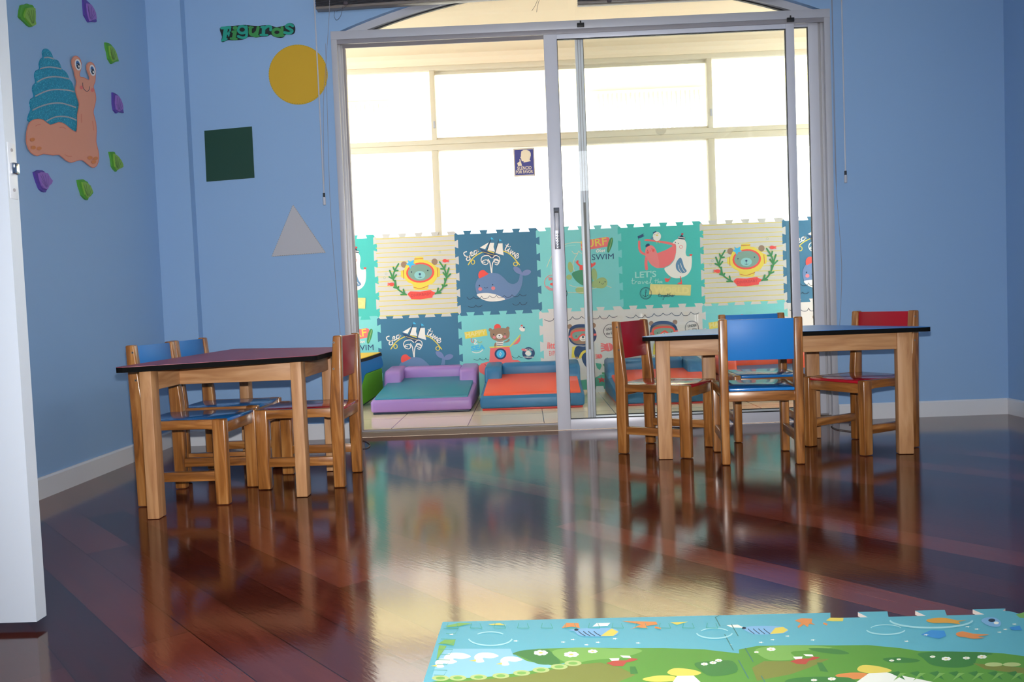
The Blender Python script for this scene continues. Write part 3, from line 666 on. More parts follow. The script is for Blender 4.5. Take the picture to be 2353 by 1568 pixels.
def art_turtle(A):
    ln = M('print_mint', '#a9ddd2', .6); cr = M('print_line_cream', '#d9d2b4', .6)
    A.stroke([(205, 790), (260, 660), (330, 550), (420, 460), (525, 405), (650, 375), (760, 372), (860, 390)], 10, cr); A.stroke([(285, 920), (280, 820), (320, 640), (400, 520), (530, 440), (700, 420)], 8, ln)
    A.stroke([(640, 520), (680, 562), (735, 555), (755, 520), (790, 550), (850, 565)], 10, cr); A.stroke([(740, 560), (680, 660), (655, 760), (680, 860)], 10, cr)
    A.poly([(790, 350), (1240, 278), (1285, 290), (1300, 340), (1270, 440), (960, 492), (800, 510)], k_pink, False)
    A.text('SURF', (800, 475), (1250, 415), (785, 345), k_y, .01)
    A.poly([(1335, 290), (1355, 330), (1330, 440), (1285, 535), (1262, 545), (1248, 500), (1265, 390), (1300, 310)], k_grn, True, 4); A.stroke([(1335, 310), (1280, 510)], 9, k_olv, False)
    for st in ([(1085, 490), (1060, 520), (1085, 540), (1110, 505), (1085, 490)], [(1130, 490), (1125, 535), (1165, 500), (1160, 535), (1205, 495), (1200, 530)]): A.stroke(st, 12, k_wh)
    A.text('SWIM', (985, 672), (1365, 655), (982, 575), k_nvy, .0)
    A.poly([(690, 690), (720, 705), (715, 680), (755, 675), (750, 725), (790, 755), (900, 755), (960, 740), (975, 720), (1010, 735), (1005, 715), (1050, 710), (1045, 750), (985, 795), (900, 800), (895, 850), (770, 855), (770, 780), (725, 740)], k_red)
    A.ell(612, 790, 44, 92, k_olv, -.15); A.ell(590, 960, 50, 44, k_olv); A.ell(1025, 915, 50, 105, k_olv, -.1); A.poly([(700, 1160), (770, 1130), (900, 1140), (940, 1200), (860, 1240), (730, 1225)], k_olv, True, 4)
    A.poly([(960, 1060), (1050, 1010), (1130, 970), (1210, 975), (1250, 1035), (1235, 1110), (1170, 1148), (1080, 1145), (980, 1125)], k_olv, True, 4)
    A.poly([(635, 905), (700, 860), (800, 840), (920, 860), (985, 960), (980, 1080), (880, 1108), (780, 1075), (690, 1000)], k_dgr, True, 4)
    A.ell(1117, 1045, 9, 9, k_dk); A.ell(1213, 1040, 9, 9, k_dk); A.stroke([(1150, 1068), (1172, 1080), (1192, 1062)], 6, k_dk)
    A.stroke([(590, 1090), (700, 1125), (830, 1130)], 9, cr); A.stroke([(570, 1218), (720, 1222), (850, 1215), (990, 1158), (1060, 1140)], 9, cr); A.stroke([(1240, 1105), (1320, 1138)], 9, cr)
    A.ring(300, 1052, 135, 130, 10, k_pink, 26); A.text('little', (240, 1015), (390, 1010), (235, 955), k_pink, .03); A.ell(310, 1078, 52, 24, k_red); A.stroke([(205, 1110), (260, 1150), (330, 1165), (400, 1140)], 22, k_blsh, cap=False)
    A.ring(440, 1235, 118, 95, 9, k_dk, 24)
def art_explorer(A):
    ln = M('print_rule', '#d5cec0', .6)
    for i in range(14): A.stroke([(150, 170+i*95), (1500, 120+i*95)], 3, ln, False, cap=False)
    waves(A, [[(165, 270), (230, 297), (300, 290), (332, 245)], [(332, 245), (390, 292), (460, 290), (495, 240)], [(495, 250), (530, 292), (610, 275), (650, 225)], [(650, 225), (690, 265), (760, 262), (805, 222)], [(805, 222), (850, 255), (900, 250), (960, 215)], [(960, 225), (1010, 265), (1090, 260), (1122, 212)], [(1122, 212), (1160, 265), (1240, 260), (1285, 205)], [(1285, 205), (1330, 240), (1390, 240), (1430, 220)]], 9, k_dk)
    for c in ((600, 395), (1010, 378)): A.ell(c[0], c[1], 42, 42, k_brn)
    A.poly([(575, 540), (600, 430), (680, 370), (800, 355), (930, 370), (1020, 430), (1060, 530), (1050, 610), (1000, 670), (900, 715), (800, 720), (680, 705), (600, 640)], k_nvy, True, 4)
    A.poly([(600, 540), (630, 460), (720, 420), (850, 415), (960, 440), (1015, 520), (1000, 600), (930, 670), (820, 695), (700, 685), (620, 620)], k_brn, True, 4)
    A.poly([(615, 545), (640, 480), (740, 450), (870, 445), (980, 465), (1010, 540), (990, 610), (920, 630), (880, 590), (830, 540), (780, 590), (740, 630), (660, 625)], k_red, True, 4)
    A.poly([(640, 548), (665, 500), (760, 478), (870, 475), (960, 490), (985, 545), (965, 590), (925, 600), (890, 550), (830, 515), (765, 555), (725, 600), (670, 598)], k_sage, True, 4)
    A.stroke([(580, 568), (625, 566)], 36, k_pink, False, cap=False); A.stroke([(1010, 540), (1060, 532)], 36, k_pink, False, cap=False)
    A.ell(828, 600, 62, 46, k_wh); A.ell(826, 575, 20, 17, k_dk); A.stroke([(828, 585), (828, 615)], 6, k_dk, False); A.stroke([(800, 618), (828, 626), (858, 616)], 6, k_dk); A.ell(708, 558, 9, 9, k_dk); A.ell(950, 545, 9, 9, k_dk)
    A.poly([(640, 740), (720, 725), (700, 920), (625, 925)], k_y)
    A.poly([(715, 730), (830, 735), (960, 730), (1000, 800), (990, 990), (900, 1100), (820, 1000), (790, 900), (740, 930), (690, 910), (670, 830)], k_nvy, True, 3)
    A.stroke([(770, 925), (810, 850), (870, 815), (960, 810)], 42, k_y); A.ell(717, 925, 26, 18, k_brn)
    A.poly([(600, 955), (640, 950), (655, 1000), (600, 1010)], k_olv)
    A.poly([(1035, 1015), (1130, 1030), (1140, 1070), (1110, 1140), (1060, 1100)], M('print_flipper', '#48ab95', .6))
    A.text('little', (210, 770), (430, 765), (208, 655), k_pink, .02, .1); A.text('EXPLORER', (245, 885), (520, 870), (240, 805), k_pink, .0)
    A.ring(1300, 478, 115, 116, 8, k_dk); A.text('UNDER', (1230, 470), (1385, 452), (1228, 428), k_dk, .01); A.text('the SEA', (1228, 545), (1390, 525), (1225, 500), k_dk, .01)
    for cx, cy, s in ((1265, 752, 1.0), (1110, 905, .55)):
        A.ell(cx, cy, 80*s, 72*s, k_pink)
        for d in (-55, -20, 20, 60): A.stroke([(cx-40*s, cy+d*.7*s), (cx-125*s, cy+(d*1.1)*s)], 22*s, k_pink, False)
        A.stroke([(cx-10*s, cy-70*s), (cx+8*s, cy), (cx+18*s, cy+50*s)], 7*s, k_wh)
    A.poly([(140, 1280), (300, 1230), (500, 1260), (700, 1310), (900, 1290), (1040, 1260), (1120, 1215), (1350, 1190), (1480, 1200), (1520, 1300), (1525, 1450), (150, 1480)], k_tl, False)
    A.stroke([(1280, 1300), (1275, 1170), (1185, 1050)], 36, k_grn); A.stroke([(1275, 1180), (1240, 945)], 34, k_grn, False); A.stroke([(1260, 1200), (1155, 1190)], 30, k_grn, False); A.stroke([(1285, 1180), (1370, 1120)], 30, k_grn, False); A.poly([(1235, 1190), (1315, 1180), (1305, 1310), (1255, 1310)], k_grn)
    A.poly([(1060, 1275), (1115, 1280), (1135, 1250), (1152, 1278), (1205, 1278), (1170, 1310), (1190, 1345), (1140, 1328), (1090, 1355), (1100, 1310)], k_drd)
DES = dict(
    bear=(c_cream, art_bear, [(45, 165), (1475, 90), (155, 1515), (1535, 1452)]),
    whale=(c_blue, art_whale, [(58, 152), (1465, 90), (118, 1520), (1510, 1472)]),
    happy=(c_aqua, art_happy, [(55, 178), (1452, 130), (112, 1575), (1505, 1530)]),
    pelican=(c_teal, art_pelican, [(45, 95), (1455, 55), (85, 1482), (1475, 1442)]),
    turtle=(c_aqua, art_turtle, [(45, 155), (1460, 95), (95, 1530), (1505, 1482)]),
    explorer=(c_lite, art_explorer, [(100, 125), (1510, 82), (142, 1492), (1532, 1462)]))
MATM = {}
def mat_mesh(d):
    col, fn, q = DES[d]; mb = MB()
    mb.prism(OUTL, 1, -.0, .011, col)
    hm = homography(q, [(0, .6), (.6, .6), (0, 0), (.6, 0)])
    fn(Art(mb, hm, lambda a, b, h: (a, -h, b), .00004, .0001))
    return mb
LAB = {
 ('U', -1): ('pelican', 'green foam mat with a white pelican print, upper row, cut off by the left door jamb'),
 ('U', 0): ('bear', 'cream yellow-striped foam mat with a bear in a diving helmet, upper row, left of the two'),
 ('U', 1): ('whale', 'dark blue foam mat with a whole whale, upper row between striped mat and door handle'),
 ('U', 2): ('turtle', 'aqua foam mat with turtle and crab, upper row, behind the sliding door handle'),
 ('U', 3): ('pelican', 'green foam mat with a whole white pelican, upper row, seen through the glass'),
 ('U', 4): ('bear', 'cream yellow-striped foam mat with a helmeted bear, upper row above the blue chairs'),
 ('U', 5): ('whale', 'dark blue whale foam mat in the upper row, cut off by the right door jamb'),
 ('D', -1): ('turtle', 'aqua foam mat reading SWIM in the lower row above the yellow-topped foam block'),
 ('D', 0): ('whale', 'dark blue whale foam mat in the lower row, half hidden by the purple foam sofa'),
 ('D', 1): ('happy', 'aqua foam mat with a bear in a red submarine, lower row behind foam sofas'),
 ('D', 2): ('explorer', 'pale foam mat with a diving bear, lower row behind the two overlapping door stiles'),
 ('D', 3): ('explorer', 'pale foam mat with a masked bear peeking over the blue table edge, lower row'),
 ('D', 4): ('happy', 'aqua foam mat in the lower row, mostly hidden behind the two blue chairs'),
 ('D', 5): ('explorer', 'pale foam mat with a bear ear in the lower row beside the right door jamb')}
for (row, i), (d, lab) in LAB.items():
    loc = (TX+.6*i, MY-.0, TZ+(.6 if row == 'U' else 0))
    if d not in MATM:
        o = mat_mesh(d).build('puzzle_mat'); MATM[d] = o
    else:
        o = MATM[d].copy(); COL.objects.link(o)
    o.location = loc
    tag(o, lab, 'play mat', 'printed foam puzzle mats standing along the patio wall')

# ================================================================== FOAM SEATS AND BLOCKS ON THE PATIO
def vinyl(n, c): return M(n, c, .42, bump=.12, bscale=25)
v_pur = vinyl('purple_vinyl', '#9b78b8'); v_tea = vinyl('teal_vinyl', '#2f8197'); v_blu = vinyl('blue_vinyl', '#2c6f9b'); v_ora = vinyl('orange_vinyl', '#f05a35'); v_red = vinyl('red_vinyl', '#c8352c')
v_grn = vinyl('green_vinyl', '#5aa22c'); v_yel = vinyl('yellow_vinyl', '#f0c428'); v_b2 = vinyl('bright_blue_vinyl', '#1f74b8'); v_pip = vinyl('dark_piping', '#1d2a3c')
def make_seat(label, body, pad, trim, loc, rz=0.0, w=.655):
    t = thing('foam_sofa', label, 'foam sofa', loc, rz, 'low foam sofas on the patio')
    dd = .80
    mb = MB(); mb.prism([(0, .012), (0, .088), (.03, .096), (dd-.02, .17), (dd-.02, .012)], 0, -w/2, w/2, body, .018, 3); mb.build('base', t)
    mb = MB(); mb.box(-w/2+.012, w/2-.012, .012, dd-.03, 0, .013, trim, .004); mb.build('underside_trim', t)
    mb = MB(); mb.prism([(.02, .085), (.02, .103), (.05, .112), (dd-.14, .178), (dd-.14, .15)], 0, -w/2+.022, w/2-.022, pad, .007, 2); mb.build('seat_pad', t)
    mb = MB(); mb.box(-w/2+.11, w/2-.11, dd-.155, dd-.02, .13, .252, body, .028, 3); mb.build('backrest', t)
    for s in (-1, 1):
        mb = MB(); x0, x1 = sorted((s*w/2, s*(w/2-.118)))
        mb.prism([(dd-.33, .10), (dd-.30, .225), (dd-.27, .243), (dd-.02, .258), (dd-.02, .10)], 0, x0, x1, body, .02, 3); mb.build('armrest', t)
        mb = MB(); x0, x1 = sorted((s*(w/2+.001), s*(w/2-.02)))
        mb.prism([(.01, .03), (.01, .085), (dd-.32, .135), (dd-.26, .10), (dd-.26, .03)], 0, x0, x1, body, .008, 2); mb.build('side_panel', t)
    return t
SY = 5.235
make_seat('low purple foam sofa with a teal pad, in front of the lower whale mat', v_pur, v_tea, v_pip, (-.69, SY, PZ), -.015, .645)
make_seat('low blue foam sofa with an orange pad, right beside the purple foam sofa', v_blu, v_ora, v_red, (.02, SY+.0, PZ), -.02, .665)
make_seat('low blue foam sofa with an orange pad, behind the glass and the left red chair', v_blu, v_ora, v_red, (.885, SY-.03, PZ), 0, .665)
make_seat('low orange foam sofa with a blue pad, behind the glass and the two blue chairs', v_ora, v_blu, v_pip, (1.655, SY-.03, PZ), 0, .665)
# climbing blocks at the left: their visible side stands askew to the wall; profile traced on that side
FB = Vector((-1.035, 6.07, 0)); FD = Vector((-.28, -.96, 0)).normalized(); FN = Vector((FD.y, -FD.x, 0))
def on_face(a, b):
    d = ray(779+a/4.816, 779+b/4.816); p = EYE+d*((FB-EYE).dot(FN)/d.dot(FN)); p.z = max(p.z, PZ); return p
def askew(pts, m, push=0.0, depth=.5, z0=0.0):
    """solid between the traced side and the same outline half a metre further left"""
    mb = MB(); f = [on_face(a, b)+Vector((push, 0, z0)) for a, b in pts]; n = len(f)
    vs = [tuple(p) for p in f]+[(p.x-depth, p.y, p.z) for p in f]
    e1 = [Vector(((p-FB).dot(FD), p.z, 0)) for p in f]; tr = [list(t) for t in tessellate_polygon([e1])]
    bm = bmesh.new(); bv = [bm.verts.new(v) for v in vs]
    for i in range(n): bm.faces.new([bv[i], bv[(i+1) % n], bv[n+(i+1) % n], bv[n+i]])
    for t_ in tr: bm.faces.new([bv[i] for i in t_]); bm.faces.new([bv[n+i] for i in t_])
    bmesh.ops.recalc_face_normals(bm, faces=bm.faces); mb.bm(bm, m); return mb
def K(mb, name, tt):
    o = mb.build(name, tt); o.matrix_parent_inverse = Matrix.Translation(-tt.location); return o
t = thing('foam_step_block', 'green foam step block on the patio, left of the purple foam sofa', 'foam block', (-1.4, 5.75, PZ))
K(askew([(475, 327), (440, 338), (330, 378), (302, 390), (286, 410), (278, 440), (256, 520), (250, 548), (230, 585), (200, 602), (60, 660), (60, 868), (228, 755), (488, 575)], v_grn), 'block', t)
K(askew([(60, 872), (228, 758), (488, 580), (488, 592), (228, 772), (60, 887)], v_pip, -.004), 'underside_trim', t)
t = thing('foam_wedge', 'blue foam wedge with yellow top and black edge, resting on the green block', 'foam block', (-1.4, 5.75, .3))
K(askew([(470, 184), (200, 270), (60, 316), (60, 652), (200, 594), (228, 577), (248, 540), (254, 515), (276, 436), (284, 405), (300, 384), (330, 372), (440, 332), (478, 310), (490, 292)], v_b2), 'block', t)
K(askew([(462, 154), (330, 198), (200, 238), (60, 283), (60, 316), (200, 270), (330, 236), (470, 183)], M('black_webbing', '#14161a', .7), .004), 'edge_band', t)
K(askew([(458, 147), (330, 191), (200, 231), (60, 276), (60, 283), (200, 238), (330, 198), (460, 154)], v_yel), 'top_pad', t)
p = on_z(1374, 896, PZ)
mb = MB(); mb.prism([(-.035, 0), (.035, 0), (.026, .045), (-.026, .045)], 1, -.006, .006, M('white_foam', '#dfe6e8', .6))
tag(mb.build('foam_tab', None, (p.x, MY-.03, PZ)), 'small white foam tab on the patio floor below a starfish print', 'foam tab')

# ================================================================== TABLES
def rounded(poly, r, n=5):
    out = []; N = len(poly)
    for i in range(N):
        p, a, b = Vector(poly[i]), Vector(poly[i-1]), Vector(poly[(i+1) % N])
        d1_, d2_ = (a-p).normalized(), (b-p).normalized(); ang = d1_.angle(d2_)
        k = r/math.tan(ang/2); s0, s1 = p+d1_*k, p+d2_*k
        for j in range(n+1):
            t_ = j/n; out.append(((1-t_)**2)*s0+2*t_*(1-t_)*p+t_*t_*s1)
    return [(q.x, q.y) for q in out]
ZTB = .537
def make_table(label, top, loc, rz):
    t = thing('trapezoid_table', label, 'table', loc, rz, 'low trapezoid tables for children')
    w1_, w2_, d_ = .605, .305, .31
    pl = rounded([(-w1_, -d_), (w1_, -d_), (w2_, d_), (-w2_, d_)], .035)
    mb = MB(); mb.prism(pl, 2, ZTB-.0012, ZTB, top); 
    inner = pl
    tp = mb.build('tabletop', t)
    mb = MB(); mb.prism(pl, 2, ZTB-.019, ZTB-.0012, M('black_edge_band', '#08090a', .85, spec=.15)); mb.build('edge_band', tp)['label'] = 'black edge band'
    for s in (-1, 1):
        for x, y in ((.53, -.25), (.273, .20)):
            x0, x1 = sorted((s*x, s*(x-.06)))
            mb = MB(); mb.box(x0, x1, y, y+.042, 0.0015, ZTB-.019, TBW[2], .0035); mb.build('leg', t)
    def apron(x0, x1, y0, y1, ax): mb = MB(); mb.box(x0, x1, y0, y1, .445, ZTB-.0195, TBW[ax], .003); mb.build('apron', t)
    apron(-.47, .47, -.244, -.222, 0); apron(-.213, .213, .208, .230, 0)
    apron(.243, .263, -.222, .20, 1); apron(-.263, -.243, -.222, .20, 1)
    return t
lam_red = M('red_laminate', '#a3364c', .42, spec=.5, bump=.03, bscale=350); lam_blu = M('blue_laminate', '#3a84cf', .40, spec=.5, bump=.015, bscale=350)
make_table('low trapezoid table with a red top, by the blue wall on the left', lam_red, (-1.093, 3.35, 0), -1.564)
make_table('low trapezoid table with a blue top, in front of the glass door', lam_blu, (1.10, 3.768, 0), -.077)

# ================================================================== CHAIRS
c_rd = M('red_lacquer', '#b01c2c', .16, spec=.55, coat=.4); c_bl = M('blue_lacquer', '#1f77c4', .18, spec=.55, coat=.4)
b_rd = M('red_back_lacquer', '#a81a2a', .4, spec=.3); b_bl = M('blue_back_lacquer', '#1f77c4', .42, spec=.3)
def make_chair(label, col, bcol):
    t = thing('child_chair', label, 'chair', (0, 0, 0), 0, 'small wooden chairs for children')
    w, d, lw_, ld = .165, .176, .034, .050
    for s in (-1, 1):
        x0, x1 = sorted((s*w, s*(w-lw_)))
        mb = MB(); mb.prism([(-d+.004, .0015), (-d-.000, .30), (-d-.008, .602), (-d+.024, .602), (-d+ld, .335), (-d+ld-.002, .0015)], 0, x0, x1, CHW[2], .006, 3); mb.build('backrest_post', t)
        mb = MB(); mb.box(x0, x1, d-ld, d, .0015, .3185, CHW[2], .006, 3); mb.build('leg', t)
        xr0, xr1 = sorted((s*(w-.002), s*(w-lw_+.004)))
        mb = MB(); mb.prism([(-d+ld-.006, .280), (-d+ld-.006, .317), (d-ld+.006, .317), (d-ld+.006, .280), (d-ld-.012, .281), (d-ld-.02, .283), (-d+ld+.02, .283), (-d+ld+.012, .281)], 0, xr0, xr1, CHW[1], .002, 2); mb.build('seat_rail', t)
        mb = MB(); mb.box(*sorted((s*(w-.006), s*(w-lw_+.004))), -d+ld-.006, d-ld+.006, .089, .125, CHW[1], .004); mb.build('stretcher', t)
        for z in (.575, .472):
            y = -d+.020 if z > .5 else -d+.026
            mb = MB(); mb.cyl((s*(w-.001), y, z), (s, 0, 0), .0042, .0018, M('screw_steel', '#b8b4ac', .3, .9), 10); mb.cyl((s*(w+.0006), y, z), (s, 0, 0), .0018, .0005, BLACK, 6); mb.build('screw', t)
    mb = MB(); mb.box(-w+lw_-.003, w-lw_+.003, d-.034, d-.012, .262, .3035, CHW[0], .003); mb.build('seat_rail', t)
    mb = MB(); mb.box(-w+lw_-.003, w-lw_+.003, -d+.010, -d+.034, .262, .3025, CHW[0], .003); mb.build('seat_rail', t)
    mb = MB(); mb.box(-w+lw_+.001, w-lw_-.001, -d+.004, d-.004, .304, .3175, col, .004); mb.build('seat', t)
    mb = MB(); mb.prism([(-d+.016, .430), (-d+.004, .597), (-d+.015, .598), (-d+.028, .431)], 0, -w+lw_-.002, w-lw_+.002, bcol, .002, 2); mb.build('backrest', t)
    return t
def place(cx, cy, fx, fy): return (cx, cy, 0), math.atan2(-fx, fy)
base_b = make_chair('small wooden blue chair at the red table, the one nearer the viewer', c_bl, b_bl)
loc, rz = place(-1.286, 3.170, 1, -.05); base_b.location = loc; base_b.rotation_euler = (0, 0, rz)
dup(base_b, 'small wooden blue chair at the red table, the one farther back', *place(-1.305, 3.578, 1, -.015))
dup(base_b, 'small wooden blue chair turning its back to the viewer, before the blue table', *place(.967, 3.540, .11, .994))
dup(base_b, 'small wooden blue chair facing the viewer on the far side of the blue table', *place(1.142, 4.074, -.04, -1))
base_r = dup(base_b, 'small wooden red chair tucked under the right end of the red table', *place(-.906, 3.392, -1, .03), remap={c_bl: c_rd, b_bl: b_rd})
dup(base_r, 'small wooden red chair at the left end of the blue table', *place(.628, 3.784, .843, -.538))
dup(base_r, 'small wooden red chair at the right end of the blue table', *place(1.475, 3.693, -.877, -.48))

# ================================================================== FLOOR MATS AT THE FRONT
MR = -.024
o2 = on_z(1020, 1431, .010); FX, FY = o2.x-.003, o2.y+.003
ca, sa = math.cos(MR), math.sin(MR)
def to_mat(u, v, i):
    p = on_z(u, v, .010); dx, dy = p.x-FX, p.y-FY
    return dx*ca+dy*sa-.6*i, -dx*sa+dy*ca
sky = M('mat_sky', '#5fafbf', .5, bump=.15, bscale=500); skl = M('print_light_sky', '#8cc3d6', .5); gra = M('print_grass', '#5a9636', .5); grd = M('print_dark_grass', '#3c7d38', .5); grl = M('print_light_grass', '#7aae52', .5)
pth = M('print_path', '#7d8438', .5); lg = M('print_log', '#b3c47e', .5); fwh = M('print_flower', '#eef0e4', .5); fy = M('print_mustard', '#e0cc58', .5); fo = M('print_orange', '#dd8b4a', .5); fr = M('print_mushroom', '#b8463a', .5); bub = M('print_bubble', '#a5d8dc', .5); blu2 = M('print_deep_blue', '#3b8fd0', .5); ftl = M('print_fish_blue', '#7fb2d8', .5)
def fl_art(A, c1, s):
    def C(pts): return [(c1[0]+a/s, c1[1]+b/s) for a, b in pts]
    return C
def floor_mat_piece(i, label, exposed):
    mb = MB()
    top = [(t, d*1.2-.015) for t, d in WV] if exposed else [(0, 0), (.6, 0)]
    if exposed == 'part': top = [(0, 0), (.2, 0)]+[(t, d*1.2-.015) for t, d in WV if t > .2]
    rgt = [(.6+d, -t) for t, d in WV]; lft = [(d, -t) for t, d in WV] if i else [(0, 0), (0, -.6)]
    pts = top[:-1]+[(.6, rgt[0][1])]+rgt[1:-1]+[(.6, -.6), (0, -.6)]+lft[::-1][1:-1]
    mb.prism(pts, 2, 0.0008, .0094, M('foam_core', '#d9cdc4', .7)); mb.prism(pts, 2, .0094, .010, sky)
    A = Art(mb, lambda u, v: to_mat(u, v, i), lambda a, b, h: (a, b, .010+h), .000006, .00008)
    A.clip = (0 if i == 0 else -.0125, .6125, -.6, 0); A.seam = [(.6+d, -t) for t, d in WV]
    return mb, A
def star(A, cx, cy, r, m, n=5):
    A.poly([(cx+(r if k % 2 == 0 else r*.4)*math.cos(k*PI/n), cy+(r if k % 2 == 0 else r*.4)*.3*math.sin(k*PI/n)) for k in range(2*n)], m)
def flower(A, cx, cy, r):
    for k in range(7): A.ell(cx+r*.62*math.cos(k*2*PI/7), cy+r*.22*math.sin(k*2*PI/7), r*.34, r*.15, fwh, n=10)
    A.ell(cx, cy, r*.28, r*.1, fy, n=10)
def mushroom(A, C):
    A.poly(C([(1390, 455), (1450, 435), (1530, 435), (1570, 418), (1620, 425), (1590, 440), (1535, 450), (1510, 478), (1440, 475)]), fr); A.poly(C([(1410, 420), (1485, 418), (1480, 436), (1430, 440)]), fwh); A.poly(C([(1490, 400), (1560, 402), (1570, 418), (1510, 415)]), fwh)
# first mat: ducks, pond edge of logs, bushes
mb, A = floor_mat_piece(0, '', False)
C = fl_art(A, (950, 1380), 3.137)
A.poly(C([(215, 350), (700, 350), (720, 400), (900, 460), (1050, 470), (960, 500), (700, 540), (400, 560), (130, 570), (150, 500)]), skl)
A.poly(C([(130, 590), (250, 565), (420, 560), (560, 550), (720, 530), (870, 505), (1000, 485), (1100, 455), (1160, 440), (1000, 470), (820, 440), (720, 385), (900, 350), (1200, 342), (1500, 345), (1800, 345), (2100, 355), (2353, 385), (2500, 440), (2500, 640), (1500, 760), (60, 760), (70, 640)]), gra)
A.poly(C([(715, 385), (800, 360), (950, 355), (1000, 380), (1060, 450), (980, 465), (900, 460), (830, 430), (760, 400)]), grd, True, 4)
A.poly(C([(1000, 370), (1120, 345), (1300, 342), (1450, 350), (1560, 345), (1650, 365), (1560, 400), (1450, 420), (1300, 430), (1150, 455), (1060, 430)]), grl, True, 4)
A.poly(C([(260, 590), (500, 572), (800, 545), (1000, 500), (1160, 465), (1350, 450), (1500, 490), (1600, 540), (1450, 600), (1100, 660), (400, 720)]), pth)
for k, (x, y) in enumerate(((195, 562), (320, 560), (470, 555), (630, 545), (780, 525), (920, 503), (1050, 480), (1150, 455))): A.poly(C([(x+62*math.cos(q*PI/8), y+20*math.sin(q*PI/8)) for q in range(16)]), lg); A.poly(C([(x+34*math.cos(q*PI/6), y+11*math.sin(q*PI/6)) for q in range(12)]), grl)
for x, y, r in ((918, 380, 55), (1138, 392, 58), (1292, 370, 38)): p = C([(x, y)])[0]; flower(A, p[0], p[1], r/3.137)
for dx, dy, s in ((520, 415, 1), (700, 440, .9), (310, 420, 1.1), (230, 455, .9)):
    A.poly(C([(dx-80*s, dy-10*s), (dx-40*s, dy-34*s), (dx+40*s, dy-34*s), (dx+95*s, dy-12*s), (dx+40*s, dy+5*s), (dx-20*s, dy+2*s), (dx-10*s, dy+30*s), (dx-60*s, dy+36*s), (dx-75*s, dy+18*s)]), fwh, True, 4); A.poly(C([(dx-120*s, dy+24*s), (dx-68*s, dy+12*s), (dx-70*s, dy+28*s)]), fy)
mushroom(A, C)
A.poly(C([(1560, 480), (1600, 480), (1620, 530), (1565, 535)]), grd)
A.poly(C([(1830, 525), (1880, 492), (2000, 500), (2075, 525), (2020, 545), (1900, 548)]), fy, True, 4); A.poly(C([(1650, 570), (1760, 545), (1880, 550), (1900, 580), (1740, 590)]), fy, True, 4); A.poly(C([(1900, 548), (2020, 545), (2100, 620), (1850, 620)]), fwh)
A.poly(C([(2030, 455), (2150, 440), (2300, 440), (2330, 520), (2150, 550), (2060, 500)]), grd, True, 4)
for x, y in ((2098, 462), (2160, 452), (2200, 436)): p = C([(x, y)])[0]; flower(A, p[0], p[1], 9)
p = C([(555, 275)])[0]; A.ring(p[0], p[1], 50, 17, 3.0, bub, a0=.1, a1=PI-.1); A.ring(p[0], p[1]-2, 36, 12, 2.4, bub, a0=PI+.6, a1=2*PI-.6)
p = C([(2170, 237)])[0]; A.ring(p[0], p[1], 41, 13, 3.0, bub, a0=.1, a1=PI-.1); A.ring(p[0], p[1]-1, 32, 9, 2.2, bub, a0=PI+.3, a1=2*PI-.3)
A.poly(C([(1120, 222), (1160, 212), (1280, 205), (1440, 208), (1478, 235), (1440, 262), (1300, 266), (1200, 258), (1160, 228)]), ftl, True, 4); A.poly(C([(1350, 262), (1400, 225), (1430, 208), (1478, 232), (1440, 262)]), fy)
for x in (1190, 1225, 1260, 1300): A.stroke(C([(x, 228), (x+20, 245), (x+50, 262)]), 1.6, k_dk)
A.ell(*C([(1175, 218)])[0], 5, 2.6, k_dk)
A.poly(C([(1070, 205), (1100, 168), (1190, 170), (1200, 205), (1140, 196)]), fo); A.poly(C([(1290, 195), (1320, 170), (1420, 168), (1400, 190)]), fwh)
A.poly(C([(1500, 155), (1640, 180), (1560, 215), (1610, 200), (1690, 208), (1680, 190), (1760, 180), (1750, 160)]), fo); A.stroke(C([(1740, 200), (1785, 208)]), 4, fo); A.poly(C([(1850, 165), (1980, 160), (1900, 182)]), fy); A.poly(C([(540, 178), (620, 170), (670, 185), (560, 184)]), fy)
A.poly(C([(230, 190), (330, 168), (420, 172), (330, 192), (250, 200)]), grl); A.poly(C([(175, 320), (225, 290), (305, 290), (290, 332), (215, 320)]), grl); A.poly(C([(165, 440), (185, 330), (240, 335), (200, 395)]), grl)
for k in range(12):
    x0 = 250+k*170; A.stroke(C([(x0, 170), (x0-10, 205)]), 1.2, k_tl, False, cap=False); A.stroke(C([(x0-10, 205), (x0+75, 207)]), 1.2, k_tl, False, cap=False); A.stroke(C([(x0+75, 207), (x0+60, 172)]), 1.2, k_tl, False, cap=False)
for k in range(5):
    y0 = 210+k*75; A.stroke(C([(210+8-k*18, y0), (325-k*20, y0+2), (300-k*20, y0+38), (235-k*22, y0+36)]), 1.2, k_tl, False, cap=False)
for x, y in ((275, 252), (738, 300), (1080, 308), (1248, 328), (1452, 284), (1330, 310), (1150, 290), (1620, 315)): p = C([(x, y)])[0]; star(A, p[0], p[1], 7, fwh)
A2 = Art(mb, lambda a, b: (a, b), lambda a, b, h: (a, b, .01075+h), .000006, .00008); A2.stroke([p for p in A.seam if p[1] > -.45], .0022, M('mat_seam', '#4d7f78', .7), False, cap=False)
m1 = mb.build('floor_mat', None, (FX, FY, 0), (0, 0, MR)); GM = 'printed foam floor mats at the front'
tag(m1, 'foam floor mat with white ducks by a log pond, leftmost of the floor mats', 'play mat', GM)
